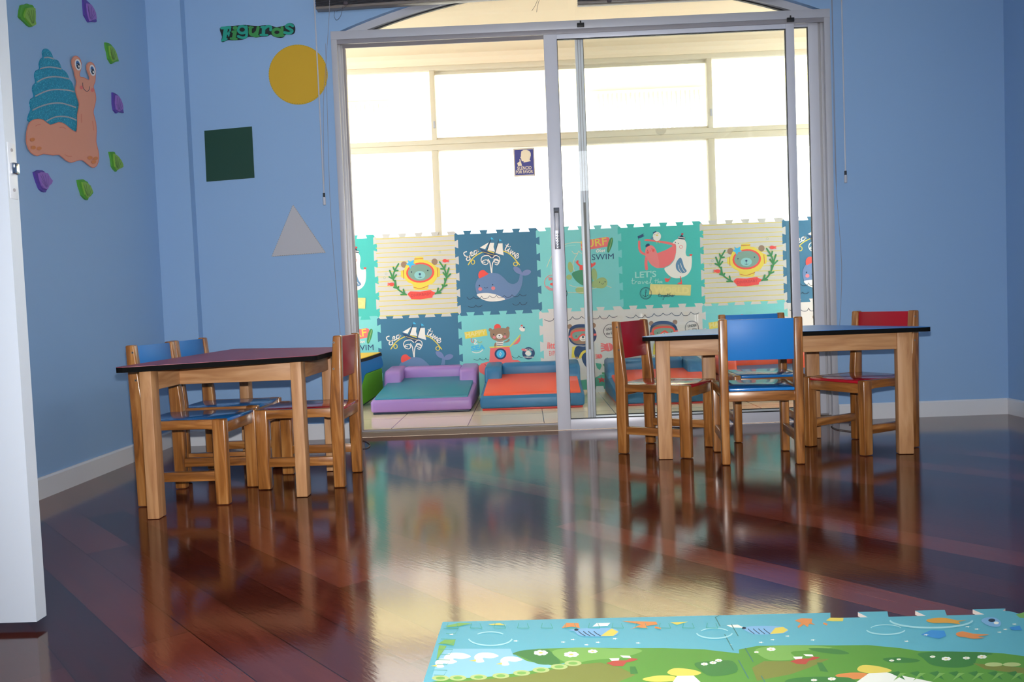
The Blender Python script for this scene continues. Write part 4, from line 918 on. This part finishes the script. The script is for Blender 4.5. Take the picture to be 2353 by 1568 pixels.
# second mat: mushrooms, sea edge with tabs
mb, A = floor_mat_piece(1, '', 'part')
C = fl_art(A, (1650, 1380), 3.347)
A.poly(C([(160, 380), (300, 352), (600, 345), (900, 348), (1150, 345), (1400, 368), (1550, 392), (1800, 395), (2000, 398), (2200, 410), (2353, 430), (2420, 470), (2420, 760), (300, 900), (180, 640)]), gra)
A.poly(C([(290, 380), (420, 352), (680, 348), (880, 365), (700, 385), (560, 400), (600, 450), (420, 462), (330, 430)]), grl, True, 4); A.poly(C([(700, 370), (900, 375), (1010, 410), (900, 415), (760, 395)]), grd, True, 4)
A.poly(C([(260, 520), (350, 470), (560, 470), (860, 450), (700, 520), (560, 570), (300, 620)]), pth)
Cm = lambda pts: C([(a-835, b+15) for a, b in pts])
mushroom(A, Cm)
A.poly(C([(760, 480), (800, 480), (850, 555), (785, 545)]), grd)
A.poly(C([(1070, 535), (1110, 500), (1230, 508), (1335, 540), (1260, 562), (1130, 558)]), fy, True, 4); A.poly(C([(900, 580), (1010, 558), (1140, 562), (1170, 590), (1020, 610)]), fo, True, 4); A.poly(C([(1160, 562), (1300, 556), (1700, 640), (1050, 640)]), fwh)
A.poly(C([(540, 610), (700, 590), (900, 590), (1020, 600), (1025, 640), (560, 640)]), grd, True, 4)
A.poly(C([(1540, 410), (1700, 395), (1950, 400), (2115, 412), (2000, 440), (1960, 500), (1820, 520), (1650, 500), (1580, 450)]), grd, True, 4); A.poly(C([(1270, 450), (1400, 440), (1550, 460), (1500, 480), (1330, 480)]), grd, True, 4)
A.poly(C([(1960, 485), (2353, 520), (2353, 570), (2050, 530)]), pth)
for x in (2120, 2260): A.poly(C([(x+70*math.cos(q*PI/8), 495+16*math.sin(q*PI/8)) for q in range(16)]), lg)
for x in range(7): A.poly(C([(1320+x*150, 560), (1390+x*150, 545), (1440+x*150, 615)]), grd); A.poly(C([(1400+x*150, 560), (1450+x*150, 560), (1350+x*150, 620)]), grl)
for x, y, r in ((408, 378, 38), (1335, 465, 22), (1390, 456, 18), (1650, 436, 24), (1755, 452, 40), (1910, 447, 30), (2030, 438, 40), (738, 617, 26), (875, 608, 34), (295, 402, 20)): p = C([(x, y)])[0]; flower(A, p[0], p[1], r/3.347)
A.poly(C([(190, 218), (260, 202), (400, 200), (500, 208), (540, 235), (500, 258), (380, 266), (280, 264), (220, 240)]), ftl, True, 4); A.poly(C([(400, 262), (440, 215), (500, 208), (540, 232), (500, 255)]), fy); A.poly(C([(65, 195), (150, 190), (205, 215), (100, 212)]), fwh)
for x in (230, 270, 310, 350): A.stroke(C([(x, 222), (x+20, 240), (x+50, 262)]), 1.5, k_dk)
A.ell(*C([(200, 218)])[0], 5, 2.6, k_dk)
A.poly(C([(590, 160), (640, 142), (725, 145), (720, 178), (750, 192), (700, 185), (690, 210), (660, 190), (620, 218), (610, 205), (640, 180)]), fo); A.poly(C([(830, 160), (860, 138), (965, 140), (960, 165), (880, 165)]), fy); A.stroke(C([(810, 180), (840, 192)]), 4, fo)
p = C([(1290, 230)])[0]; A.ring(p[0], p[1], 44, 11, 3.0, bub, a0=.1, a1=PI-.1); A.ring(p[0], p[1]-1, 36, 10, 2.0, bub, a0=PI+.3, a1=2*PI-.3)
p = C([(1640, 150)])[0]; A.ring(p[0], p[1]+2, 95, 18, 4.0, bub, a0=.05, a1=PI-.05)
A.poly(C([(1600, 160), (1660, 143), (1750, 142), (1840, 160), (1910, 158), (1850, 172), (1860, 188), (1760, 180), (1650, 180)]), M('print_goldfish', '#dca03a', .5), True, 3)
A.poly(C([(2025, 165), (2060, 140), (2130, 140), (2175, 175), (2160, 208), (2090, 205)]), ftl, True, 4); A.ell(*C([(2105, 160)])[0], 8, 4, k_dk); A.ell(*C([(2140, 180)])[0], 6, 3, fwh)
A.poly(C([(1830, 262), (1880, 245), (1960, 262), (2085, 270), (2000, 285), (2050, 295), (1960, 302), (1900, 290), (1850, 285)]), fo, True, 3)
A.poly(C([(1560, 270), (1640, 235), (1740, 240), (1755, 280), (1700, 302), (1640, 290)]), blu2); A.poly(C([(2240, 215), (2320, 200), (2340, 235), (2260, 235)]), blu2)
for x, y in ((85, 348), (330, 330), (535, 282), (730, 312), (420, 310), (1450, 322), (1600, 272), (1920, 210), (1990, 228), (2280, 190), (2165, 252), (2210, 230)): p = C([(x, y)])[0]; star(A, p[0], p[1], 7, fwh)
# the seam between the mats and white cut edges of the far tabs
m2 = mb.build('floor_mat', None, (FX+.6*ca, FY+.6*sa, 0), (0, 0, MR))
tag(m2, 'foam floor mat with goldfish and an open tabbed far edge, middle of the floor mats', 'play mat', GM)
mb, A = floor_mat_piece(2, '', True)
C = fl_art(A, (1650, 1380), 3.347)
A.poly(C([(2290, 420), (2500, 440), (2700, 470), (2700, 700), (2300, 700)]), gra); A.poly(C([(2290, 110), (2353, 92), (2500, 95), (2480, 150), (2320, 135)]), grl); A.ring(*C([(2420, 175)])[0], 40, 12, 3, bub, a0=.1, a1=PI-.1)
m3 = mb.build('floor_mat', None, (FX+1.2*ca, FY+1.2*sa, 0), (0, 0, MR))
tag(m3, 'foam floor mat showing only a sliver at the right edge, beyond the mushroom mat', 'play mat', GM)

# ================================================================== WALL DECORATIONS, LEFT WALL
def LW(s, ox, oy):
    def f(a, b): p = on_x(ox+a/s, oy+b/s, XL+.006); return p.y, p.z
    return f
F1 = LW(6.2733, 0, 0)
sn = thing('snail_cutout', 'large smiling snail cut-out with a glittery blue shell on the left wall', 'wall decoration', (XL, 3.4, 1.65))
sk = M('snail_skin', '#dd9a80', .6); sko = M('snail_outline', '#cf7763', .6); spo = M('snail_spot', '#d3834c', .6)
def sheet(mb, q, x0, x1, m):
    mb.prism(q, 0, x0, x1, m)
def SN(mb, name, par=None):
    o = mb.build(name, par or sn)
    if par is None: o.matrix_parent_inverse = Matrix.Translation(-sn.location)
    return o
def grow(pts, k):
    c = Vector((sum(p[0] for p in pts)/len(pts), sum(p[1] for p in pts)/len(pts)))
    return [tuple(c+(Vector(p)-c)*k) for p in pts]
O2 = 250*6.2733
shell_o = [(430, O2+190), (425, O2+90), (455, O2+10), (440, 1500), (455, 1430), (500, 1390), (480, 1300), (490, 1230), (525, 1185), (508, 1090), (530, 1020), (580, 990), (575, 920), (600, 850), (630, 825), (620, 760), (640, 710), (690, 705), (745, 760), (785, 850), (840, 870), (880, 940), (895, 990), (950, 1030), (990, 1090), (1005, 1140), (1050, 1200), (1085, 1330), (1120, 1450), (1140, 1540), (1115, O2+80), (1105, O2+330), (900, O2+260), (700, O2+230)]
q = [F1(*p) for p in smooth(shell_o, True, 3)]
mb = MB(); sheet(mb, q, XL+.0005, XL+.0045, glitter_mat())
A = Art(mb, F1, lambda a, b, h: (XL+.0045+h, a, b))
tr = M('shell_line', '#9fa6ad', .5)
for st in ([(640, 832), (710, 828), (785, 852)], [(580, 992), (720, 965), (890, 995)], [(540, 1185), (640, 1130), (800, 1105), (1005, 1138)], [(510, 1390), (640, 1325), (780, 1292), (960, 1298), (1075, 1325)], [(470, 1590), (600, 1530), (760, 1490), (900, 1490), (1100, 1550)], [(670, O2+180), (780, O2+125), (900, O2+110), (1020, O2+130), (1105, O2+165)]): A.stroke(st, 20, tr, cap=False)
SN(mb, 'shell')
body_o = [(1095, O2+340), (1115, O2+220), (1115, O2+80), (1140, 1500), (1110, 1400), (1085, 1290), (1100, 1180), (1075, 1090), (1065, 1020), (1040, 960), (1030, 880), (1050, 825), (1090, 808), (1140, 840), (1168, 920), (1160, 1000), (1140, 1060), (1150, 1110), (1200, 1118), (1275, 1155), (1285, 1110), (1250, 1010), (1250, 930), (1290, 895), (1340, 920), (1372, 1000), (1370, 1080), (1365, 1180), (1340, 1250), (1370, 1350), (1375, 1450), (1350, 1560), (1340, O2+60), (1375, O2+200), (1385, O2+330), (1380, O2+480), (1410, O2+600), (1420, O2+720), (1390, O2+820), (1330, O2+848), (1260, O2+800), (1180, O2+740), (1100, O2+750), (1020, O2+775), (940, O2+740), (850, O2+665), (760, O2+670), (620, O2+650), (530, O2+680), (440, O2+630), (385, O2+520), (375, O2+400), (400, O2+250), (450, O2+175), (540, O2+148), (620, O2+165), (720, O2+235), (840, O2+195), (930, O2+225), (1020, O2+300)]
q = [F1(*p) for p in smooth(body_o, True, 3)]
mb = MB(); sheet(mb, q, XL+.0048, XL+.0075, sk)
A = Art(mb, F1, lambda a, b, h: (XL+.0075+h, a, b))
A.stroke(smooth(body_o+[body_o[0]], False, 2), 9, sko, False, cap=False)
A.stroke([(1185, 1195), (1195, 1270), (1245, 1320), (1280, 1290), (1285, 1250)], 8, k_dk)
A.ell(1165, 1262, 24, 26, M('snail_cheek', '#e0746c', .6)); A.ell(1325, 1300, 24, 28, M('snail_cheek', '#e0746c', .6))
for st in ([(505, O2+250), (540, O2+230), (575, O2+225)], [(850, O2+272), (900, O2+268), (940, O2+292)], [(925, O2+662), (970, O2+685), (1022, O2+687)], [(1160, O2+80), (1165, O2+200)], [(1322, O2+180), (1338, O2+310)]): A.stroke(st, 8, sko)
for x, y in ((455, O2+445), (468, O2+562), (550, O2+572), (1285, O2+708), (1365, O2+718), (1338, O2+768)): A.ell(x, y, 34, 26, spo, -.2)
bo = SN(mb, 'body')
for (cx, cy, rx, ry, rot) in ((1116, 935, 46, 84, -.2), (1325, 1015, 42, 82, -.2)):
    mb = MB(); A = Art(mb, F1, lambda a, b, h: (XL+.0085+h, a, b), .0002)
    A.ell(cx, cy, rx, ry, M('eye_white', '#e6e6e6', .4), rot); A.ell(cx-2, cy, rx*.6, ry*.72, M('eye_blue', '#2f6fae', .4), rot); A.ell(cx+2, cy+16, rx*.52, ry*.5, M('eye_black', '#101522', .3), rot); A.ell(cx+10, cy+24, 11, 17, k_wh, rot); A.ell(cx-16, cy-4, 5, 7, k_wh)
    SN(mb, 'eye')
# sea shells around it
gd, gl = M('shell_dark_green', '#4f9a33', .5), M('shell_green', '#7fb04a', .5); pd, pl_ = M('shell_dark_purple', '#56409c', .5), M('shell_purple', '#8f6cbc', .5); gln, pln = M('shell_green_line', '#4a6f2e', .6), M('shell_purple_line', '#5e4590', .6)
def sea_shell(outer, inner, colr, label):
    pc = [sum(F1(*p)[k] for p in outer)/len(outer) for k in (0, 1)]
    t = thing('sea_shell', label, 'wall decoration', (XL, pc[0], pc[1]), 0, 'foam sea shells on the left wall')
    dk, lt, ln = (gd, gl, gln) if colr == 'g' else (pd, pl_, pln)
    mb = MB(); mb.prism([F1(*p) for p in outer], 0, XL-.001, XL+.009, dk); o = mb.build('backing', t); o.matrix_parent_inverse = Matrix.Translation(-t.location)
    mb = MB(); mb.prism([F1(*p) for p in inner], 0, XL+.009, XL+.016, lt)
    A = Art(mb, F1, lambda a, b, h: (XL+.016+h, a, b))
    ap = max(inner, key=lambda p: p[1]); far = sorted(inner, key=lambda p: (p[0]-ap[0])**2+(p[1]-ap[1])**2)[-5:]
    for f in far:
        A.stroke([(ap[0]+(f[0]-ap[0])*.16, ap[1]+(f[1]-ap[1])*.16), (ap[0]+(f[0]-ap[0])*.86, ap[1]+(f[1]-ap[1])*.86)], 5, ln, False, cap=False)
    o = mb.build('shell_face', t); o.matrix_parent_inverse = Matrix.Translation(-t.location)
def dn(pts): return [(a, b+O2) for a, b in pts]
sea_shell([(275,240),(285,150),(300,80),(330,66),(350,72),(385,52),(415,66),(455,72),(480,100),(486,150),(490,220),(487,300),(497,350),(470,378),(435,392),(400,370),(340,310),(290,265)], [(325,215),(345,150),(360,118),(410,110),(450,108),(478,122),(483,220),(480,300),(490,350),(445,380),(425,370),(380,310),(335,255)], 'g', 'green foam sea shell at the top left, above the snail shell tip')
sea_shell([(1200,-10),(1240,5),(1262,25),(1290,50),(1310,80),(1330,110),(1345,150),(1362,190),(1370,240),(1387,300),(1380,322),(1330,318),(1275,322),(1215,220),(1205,100)], [(1232,50),(1290,70),(1330,130),(1355,190),(1362,240),(1368,270),(1310,290),(1275,305),(1245,200),(1235,110)], 'p', 'purple foam sea shell high on the wall above the snail eyes')
sea_shell([(1518,612),(1560,622),(1590,640),(1615,670),(1640,700),(1660,735),(1678,780),(1690,830),(1706,885),(1650,895),(1605,922),(1560,850),(1545,760),(1525,690)], [(1555,660),(1590,672),(1625,715),(1650,760),(1668,820),(1680,855),(1640,870),(1608,890),(1572,810),(1560,730)], 'g', 'green foam sea shell right of the snail eyes')
sea_shell([(1622,1332),(1650,1345),(1690,1370),(1720,1410),(1745,1460),(1760,1520),(1765,1568),(1778,1630),(1700,1615),(1675,1635),(1640,1590),(1625,1500)], [(1652,1375),(1690,1390),(1720,1440),(1745,1510),(1752,1570),(1690,1610),(1660,1580),(1645,1480)], 'p', 'purple foam sea shell right of the snail neck')
sea_shell(dn([(1576,622),(1620,620),(1645,625),(1660,660),(1690,680),(1705,710),(1735,735),(1738,770),(1760,800),(1762,845),(1735,860),(1690,870),(1670,907),(1635,870),(1612,830),(1600,730)]), dn([(1620,650),(1650,665),(1690,700),(1725,750),(1748,800),(1752,840),(1700,862),(1668,885),(1640,840),(1625,750)]), 'g', 'green foam sea shell right of the snail front foot')
sea_shell(dn([(1118,1030),(1150,1022),(1190,1017),(1225,1040),(1255,1055),(1270,1090),(1300,1110),(1310,1150),(1332,1185),(1335,1215),(1300,1260),(1270,1280),(1258,1318),(1225,1305),(1175,1250),(1160,1190),(1135,1120)]), dn([(1158,1058),(1200,1058),(1250,1085),(1290,1140),(1312,1195),(1280,1240),(1245,1290),(1205,1240),(1180,1150)]), 'g', 'green foam sea shell below the snail front foot')
sea_shell(dn([(488,915),(520,900),(545,885),(600,888),(630,905),(640,925),(680,930),(695,960),(705,995),(735,1020),(748,1050),(735,1085),(700,1110),(660,1180),(650,1205),(610,1195),(570,1160),(530,1060),(505,980)]), dn([(530,930),(560,915),(610,920),(660,935),(690,990),(730,1040),(715,1080),(680,1110),(655,1165),(610,1150),(580,1110),(550,1020)]), 'p', 'purple foam sea shell below the snail tail')
sea_shell([(-20,770),(20,745),(70,755),(105,772),(122,800),(126,850),(110,900),(98,945),(60,950),(20,900)], [(0,790),(60,775),(100,800),(108,850),(90,920),(60,935),(30,880)], 'p', 'purple foam sea shell mostly hidden by the white door, level with the snail eyes')
sea_shell(dn([(40,240),(90,215),(140,222),(158,260),(160,300),(150,340),(120,350),(80,330)]), dn([(60,250),(100,232),(140,245),(146,300),(120,338),(90,310)]), 'g', 'green foam sea shell almost hidden by the white door, level with the snail tail')

# ================================================================== WALL DECORATIONS, BACK WALL
def BW(s, ox, oy):
    def f(a, b): p = on_y(ox+a/s, oy+b/s, YB-.003); return p.x, p.z
    return f
F3 = BW(6.2733, 480, 30)
wd = thing('word_sign', 'green word Figuras in foam letters above the yellow circle', 'wall lettering', (-1.378, YB, 2.2))
back = [(160, 222), (260, 192), (350, 190), (440, 178), (530, 170), (620, 185), (720, 190), (790, 178), (880, 180), (970, 205), (1010, 200), (1090, 185), (1130, 155), (1180, 145), (1230, 170), (1245, 230), (1230, 290), (1180, 310), (1110, 308), (1070, 350), (1000, 355), (930, 335), (890, 310), (840, 335), (760, 340), (680, 352), (640, 345), (560, 345), (510, 375), (420, 388), (330, 392), (270, 390), (200, 418), (178, 400), (190, 340)]
mb = MB(); mb.prism([F3(*p) for p in smooth(back, True, 3)], 1, YB-.006, YB-.0005, M('letter_black', '#151c1e', .6)); o = mb.build('backing', wd); o.matrix_parent_inverse = Matrix.Translation(-wd.location)
lt1, lt2 = M('letter_teal', '#1f9a86', .5), M('letter_green', '#3a8f4a', .5)
def letter(strokes, ells, m):
    mb = MB(); A = Art(mb, F3, lambda a, b, h: (a, YB-.0065-h, b), .0001)
    for st, w in strokes: A.stroke(st, w, m, len(st) > 2)
    for e in ells: A.ell(*e, m)
    # thickness of the foam
    o = mb.build('letter', wd); o.matrix_parent_inverse = Matrix.Translation(-wd.location)
    sm = o.modifiers.new('thick', 'SOLIDIFY'); sm.thickness = .002; sm.offset = -1
letter([([(250, 230), (225, 385)], 58), ([(190, 222), (310, 212)], 40), ([(312, 210), (312, 262)], 24), ([(240, 305), (295, 300)], 34), ([(296, 280), (292, 335)], 22), ([(195, 402), (262, 380)], 30)], [], lt1)
letter([([(380, 280), (365, 370)], 54), ([(322, 372), (405, 378)], 32), ([(345, 275), (395, 265)], 30)], [(385, 222, 36, 28)], lt2)
letter([([(485+58*math.cos(k*PI/6), 245+50*math.sin(k*PI/6)) for k in range(13)], 38), ([(545, 200), (548, 330), (500, 362), (428, 342)], 38)], [], lt1)
letter([([(605, 215), (605, 300), (650, 318), (690, 285)], 46), ([(715, 215), (690, 330)], 46), ([(660, 342), (722, 338)], 26), ([(585, 212), (640, 212)], 26)], [], lt2)
letter([([(795, 215), (790, 310)], 50), ([(800, 235), (850, 198), (895, 205), (895, 250)], 40), ([(750, 320), (850, 322)], 30), ([(760, 210), (800, 205)], 28)], [], lt1)
letter([([(985+58*math.cos(k*PI/6), 282+46*math.sin(k*PI/6)) for k in range(13)], 42), ([(1060, 215), (1055, 330)], 44), ([(1000, 342), (1085, 330)], 24)], [], lt2)
letter([([(1215, 190), (1165, 168), (1118, 198), (1160, 232), (1205, 262), (1165, 296), (1095, 286)], 40)], [], lt1)
# geometric figures
def figure(name, outline, col, dash, label, cat='wall decoration'):
    c = (sum(p[0] for p in outline)/len(outline), sum(p[1] for p in outline)/len(outline))
    mb = MB(); mb.prism([(p[0]-c[0], p[1]-c[1]) for p in outline], 1, -.004, -.0005, col)
    if dash:
        n = len(outline)
        A = Art(mb, lambda a, b: (a-c[0], b-c[1]), lambda a, b, h: (a, -.004-h, b))
        pp = []
        for i in range(n):
            a, b = Vector(outline[i]), Vector(outline[(i+1) % n]); L_ = (b-a).length; k = max(1, int(L_/.012)) if n < 10 else 1
            for j in range(k): pp.append((a+(b-a)*(j/k), a+(b-a)*((j+.5)/k)))
        cc = Vector(c)
        for a, b in pp: A.stroke([tuple(cc+(a-cc)*.985), tuple(cc+(b-cc)*.985)], .0022, dash, False, cap=False)
    o = mb.build(name, None, (c[0], YB, c[1])); return tag(o, label, cat)
cc_ = on_y(685.5, 172, YB); rr_ = .159
figure('yellow_circle', [(cc_.x+rr_*math.cos(2*PI*i/72), cc_.z+rr_*math.sin(2*PI*i/72)) for i in range(72)], M('yellow_foam', '#d0a51e', .6), M('circle_stitch', '#8a8a1c', .6), 'yellow foam circle on the blue wall beside the sliding door')
def BQ(pts): return [(lambda p: (p.x, p.z))(on_y(u, v, YB)) for u, v in pts]
figure('green_square', BQ([(470, 301), (579, 291), (585, 409), (475, 418)]), M('dark_green_foam', '#0f4030', .6), None, 'dark green foam square on the blue wall left of the yellow circle')
figure('grey_triangle', BQ([(674, 471), (749, 581), (625, 590)]), M('pale_grey_foam', '#b9b9be', .6), M('triangle_stitch', '#8e8a80', .6), 'pale grey foam triangle on the blue wall below the yellow circle')

# ================================================================== BLINDS ABOVE THE DOOR
sl = M('dark_slat', '#43434a', .45); rail_m = M('blind_rail', '#7b736d', .4); cordm = M('blind_cord', '#8c8a92', .6); wandm = M('clear_wand', '#b9bcc6', .25)
def make_blind(x0, x1, zb, tilt, label, wx, wz, cords, knots, wand_tip):
    t = thing('venetian_blind', label, 'blind', ((x0+x1)/2, YB-.04, zb), 0, 'raised venetian blinds above the sliding door')
    rot = Matrix.Translation(((x0+x1)/2, YB-.04, zb)) @ Matrix.Rotation(tilt, 4, 'Y') @ Matrix.Translation((-(x0+x1)/2, -(YB-.04), -zb))
    y0, y1 = YB-.066, YB-.014
    def bb(mb, name, par=None):
        o = mb.build(name, par or t)
        if par is None: o.matrix_parent_inverse = Matrix.Translation(-t.location)
        return o
    mb = MB(); mb.box(x0, x1, y0, y1, zb, zb+.014, rail_m, .003, 2, rot); bb(mb, 'bottom_rail')
    mb = MB()
    for k in range(22): mb.box(x0+.002*(k % 2), x1-.002*(k % 3), y0+.001, y1-.001, zb+.016+k*.0062, zb+.016+k*.0062+.0026, sl, 0, 2, rot)
    bb(mb, 'slat_stack')
    mb = MB(); mb.box(x0, x1, y0-.002, YB-.002, zb+.36, zb+.40, sl, .003); bb(mb, 'headrail')
    for pts in cords:
        mb = MB(); mb.tube(smooth([Vector(p) for p in pts], False, 4), .0013, cordm, 6); bb(mb, 'lift_cord')
    for c, pts in knots:
        mb = MB(); mb.box(c[0]-.012, c[0]+.012, y0-.012, y0, zb-.002, zb+.016, M('cord_knot', '#4a4248', .7), .005)
        for q in pts: mb.tube(smooth([Vector(p) for p in q], False, 5), .001, M('cord_knot', '#4a4248', .7), 5)
        bb(mb, 'cord_knot')
    yw = YB-.078
    mb = MB(); mb.tube([(wx, yw, zb+.36), (wx+.001, yw, wz+.06)], .0035, wandm, 8); w = bb(mb, 'tilt_wand')
    mb = MB(); mb.cyl((wx+.001, yw, wz+.04), (0, 0, 1), .006, .022, BLACK, 10); mb.cyl((wx+.001, yw, wz), (0, 0, 1), .0075, .04, wandm, 10); o = mb.build('wand_tip', w)
    return t
def bp_(u, v, y=YB-.075): p = on_y(u, v, y); return (p.x, p.y, p.z)
pl0 = on_y(725, 21, YB-.066); pl1 = on_y(1045, 0, YB-.066)
tl = math.atan2(pl1.z-pl0.z, pl1.x-pl0.x)
wl_ = on_y(746, 471, YB-.078)
make_blind(pl0.x, .30, (pl0.z+(.30-pl0.x)/2*math.tan(tl)), -tl, 'raised dark venetian blind above the left half of the sliding door', wl_.x-.002, wl_.z,
    [[bp_(759, -110), bp_(757, 20), bp_(748, 160), bp_(743, 250), bp_(745, 440)], [bp_(748, 100), bp_(752, 250), bp_(758, 450), bp_(768, 600), bp_(782, 768)]],
    [((on_y(795, 12, YB-.07).x, 0), [[bp_(796, 14), bp_(782, 22), bp_(773, 26)], [bp_(788, 14), bp_(783, 36), bp_(774, 46), bp_(768, 38), bp_(769, 26)]])], 0)
pr0 = on_y(1328, 7, YB-.066); pr1 = on_y(1405, 1, YB-.066)
wr_ = on_y(1943, 420, YB-.078)
make_blind(pr0.x, JR+.10, pr0.z-.004, 0, 'raised dark venetian blind above the right half of the sliding door', wr_.x, wr_.z,
    [[bp_(1906, -110), bp_(1911, 0), bp_(1915, 200), bp_(1921, 420), bp_(1934, 610), bp_(1929, 760)], [bp_(1909, -110), bp_(1915, 120), bp_(1922, 430)]],
    [((on_y(1400, 3, YB-.07).x, 0), [[bp_(1240, -12), bp_(1230, 12), bp_(1222, 25)], [bp_(1242, -8), bp_(1236, 10), bp_(1233, 28)]])], 0)
# loose cord ends lying on the floor
def fcord(name, px, label):
    p = [on_z(u, v, .003) for u, v in px]; c = p[0].copy(); c.z = 0
    mb = MB(); mb.tube(smooth([q-c for q in p], False, 5), .0022, M('floor_cord', '#4a3a34', .6), 6)
    tag(mb.build(name, None, c), label, 'cord')
fcord('loose_cord', [(826, 1012), (840, 1014), (850, 1022), (845, 1029), (830, 1031)], 'thin dark cord end curled on the floor beside the red chair at the red table')
fcord('loose_cord', [(1910, 980), (1921, 986), (1945, 990), (1965, 991), (1980, 985), (1968, 975), (1951, 976)], 'thin pale cord on the floor under the right red chair at the blue table')

# ================================================================== LIGHT, WORLD, CAMERA
w = bpy.data.worlds.new('daylight'); S.world = w; w.use_nodes = True
bg = w.node_tree.nodes['Background']; bg.inputs['Color'].default_value = (.95, .97, 1.0, 1); bg.inputs['Strength'].default_value = 6.6
def lamp(name, typ, loc, energy, **k):
    l = bpy.data.lights.new(name, typ); l.energy = energy
    for a, b in k.items(): setattr(l, a, b)
    o = bpy.data.objects.new(name, l); COL.objects.link(o); o.location = loc
    return o
sun = lamp('sun', 'SUN', (0, 8, 6), 5.0, angle=.01, color=(1, .95, .86)); sun.rotation_euler = (math.radians(38), 0, math.radians(20))
fl_ = lamp('camera_flash', 'SPOT', EYE+up*.085+fw*.02, 360, shadow_soft_size=.012, spot_size=math.radians(95), spot_blend=.9, color=(1, .97, .95))
mt = Matrix((rt, up, -fw)).transposed().to_4x4()
fl_.rotation_euler = mt.to_euler()
cam = bpy.data.cameras.new('camera'); co = bpy.data.objects.new('camera', cam); COL.objects.link(co)
cam.sensor_width = 36; cam.lens = 36*F_PX/W_PX; cam.clip_start = .02; cam.clip_end = 100
co.matrix_world = Matrix.Translation(EYE) @ mt
S.camera = co
S.view_settings.view_transform = 'Standard'; S.view_settings.look = 'None'; S.view_settings.exposure = 0.0; S.view_settings.gamma = 1; S.view_settings.use_curve_mapping = False
S.cycles.max_bounces = 12; S.cycles.diffuse_bounces = 6; S.cycles.transparent_max_bounces = 16; S.cycles.use_denoising = True
S.cycles.sample_clamp_indirect = 8
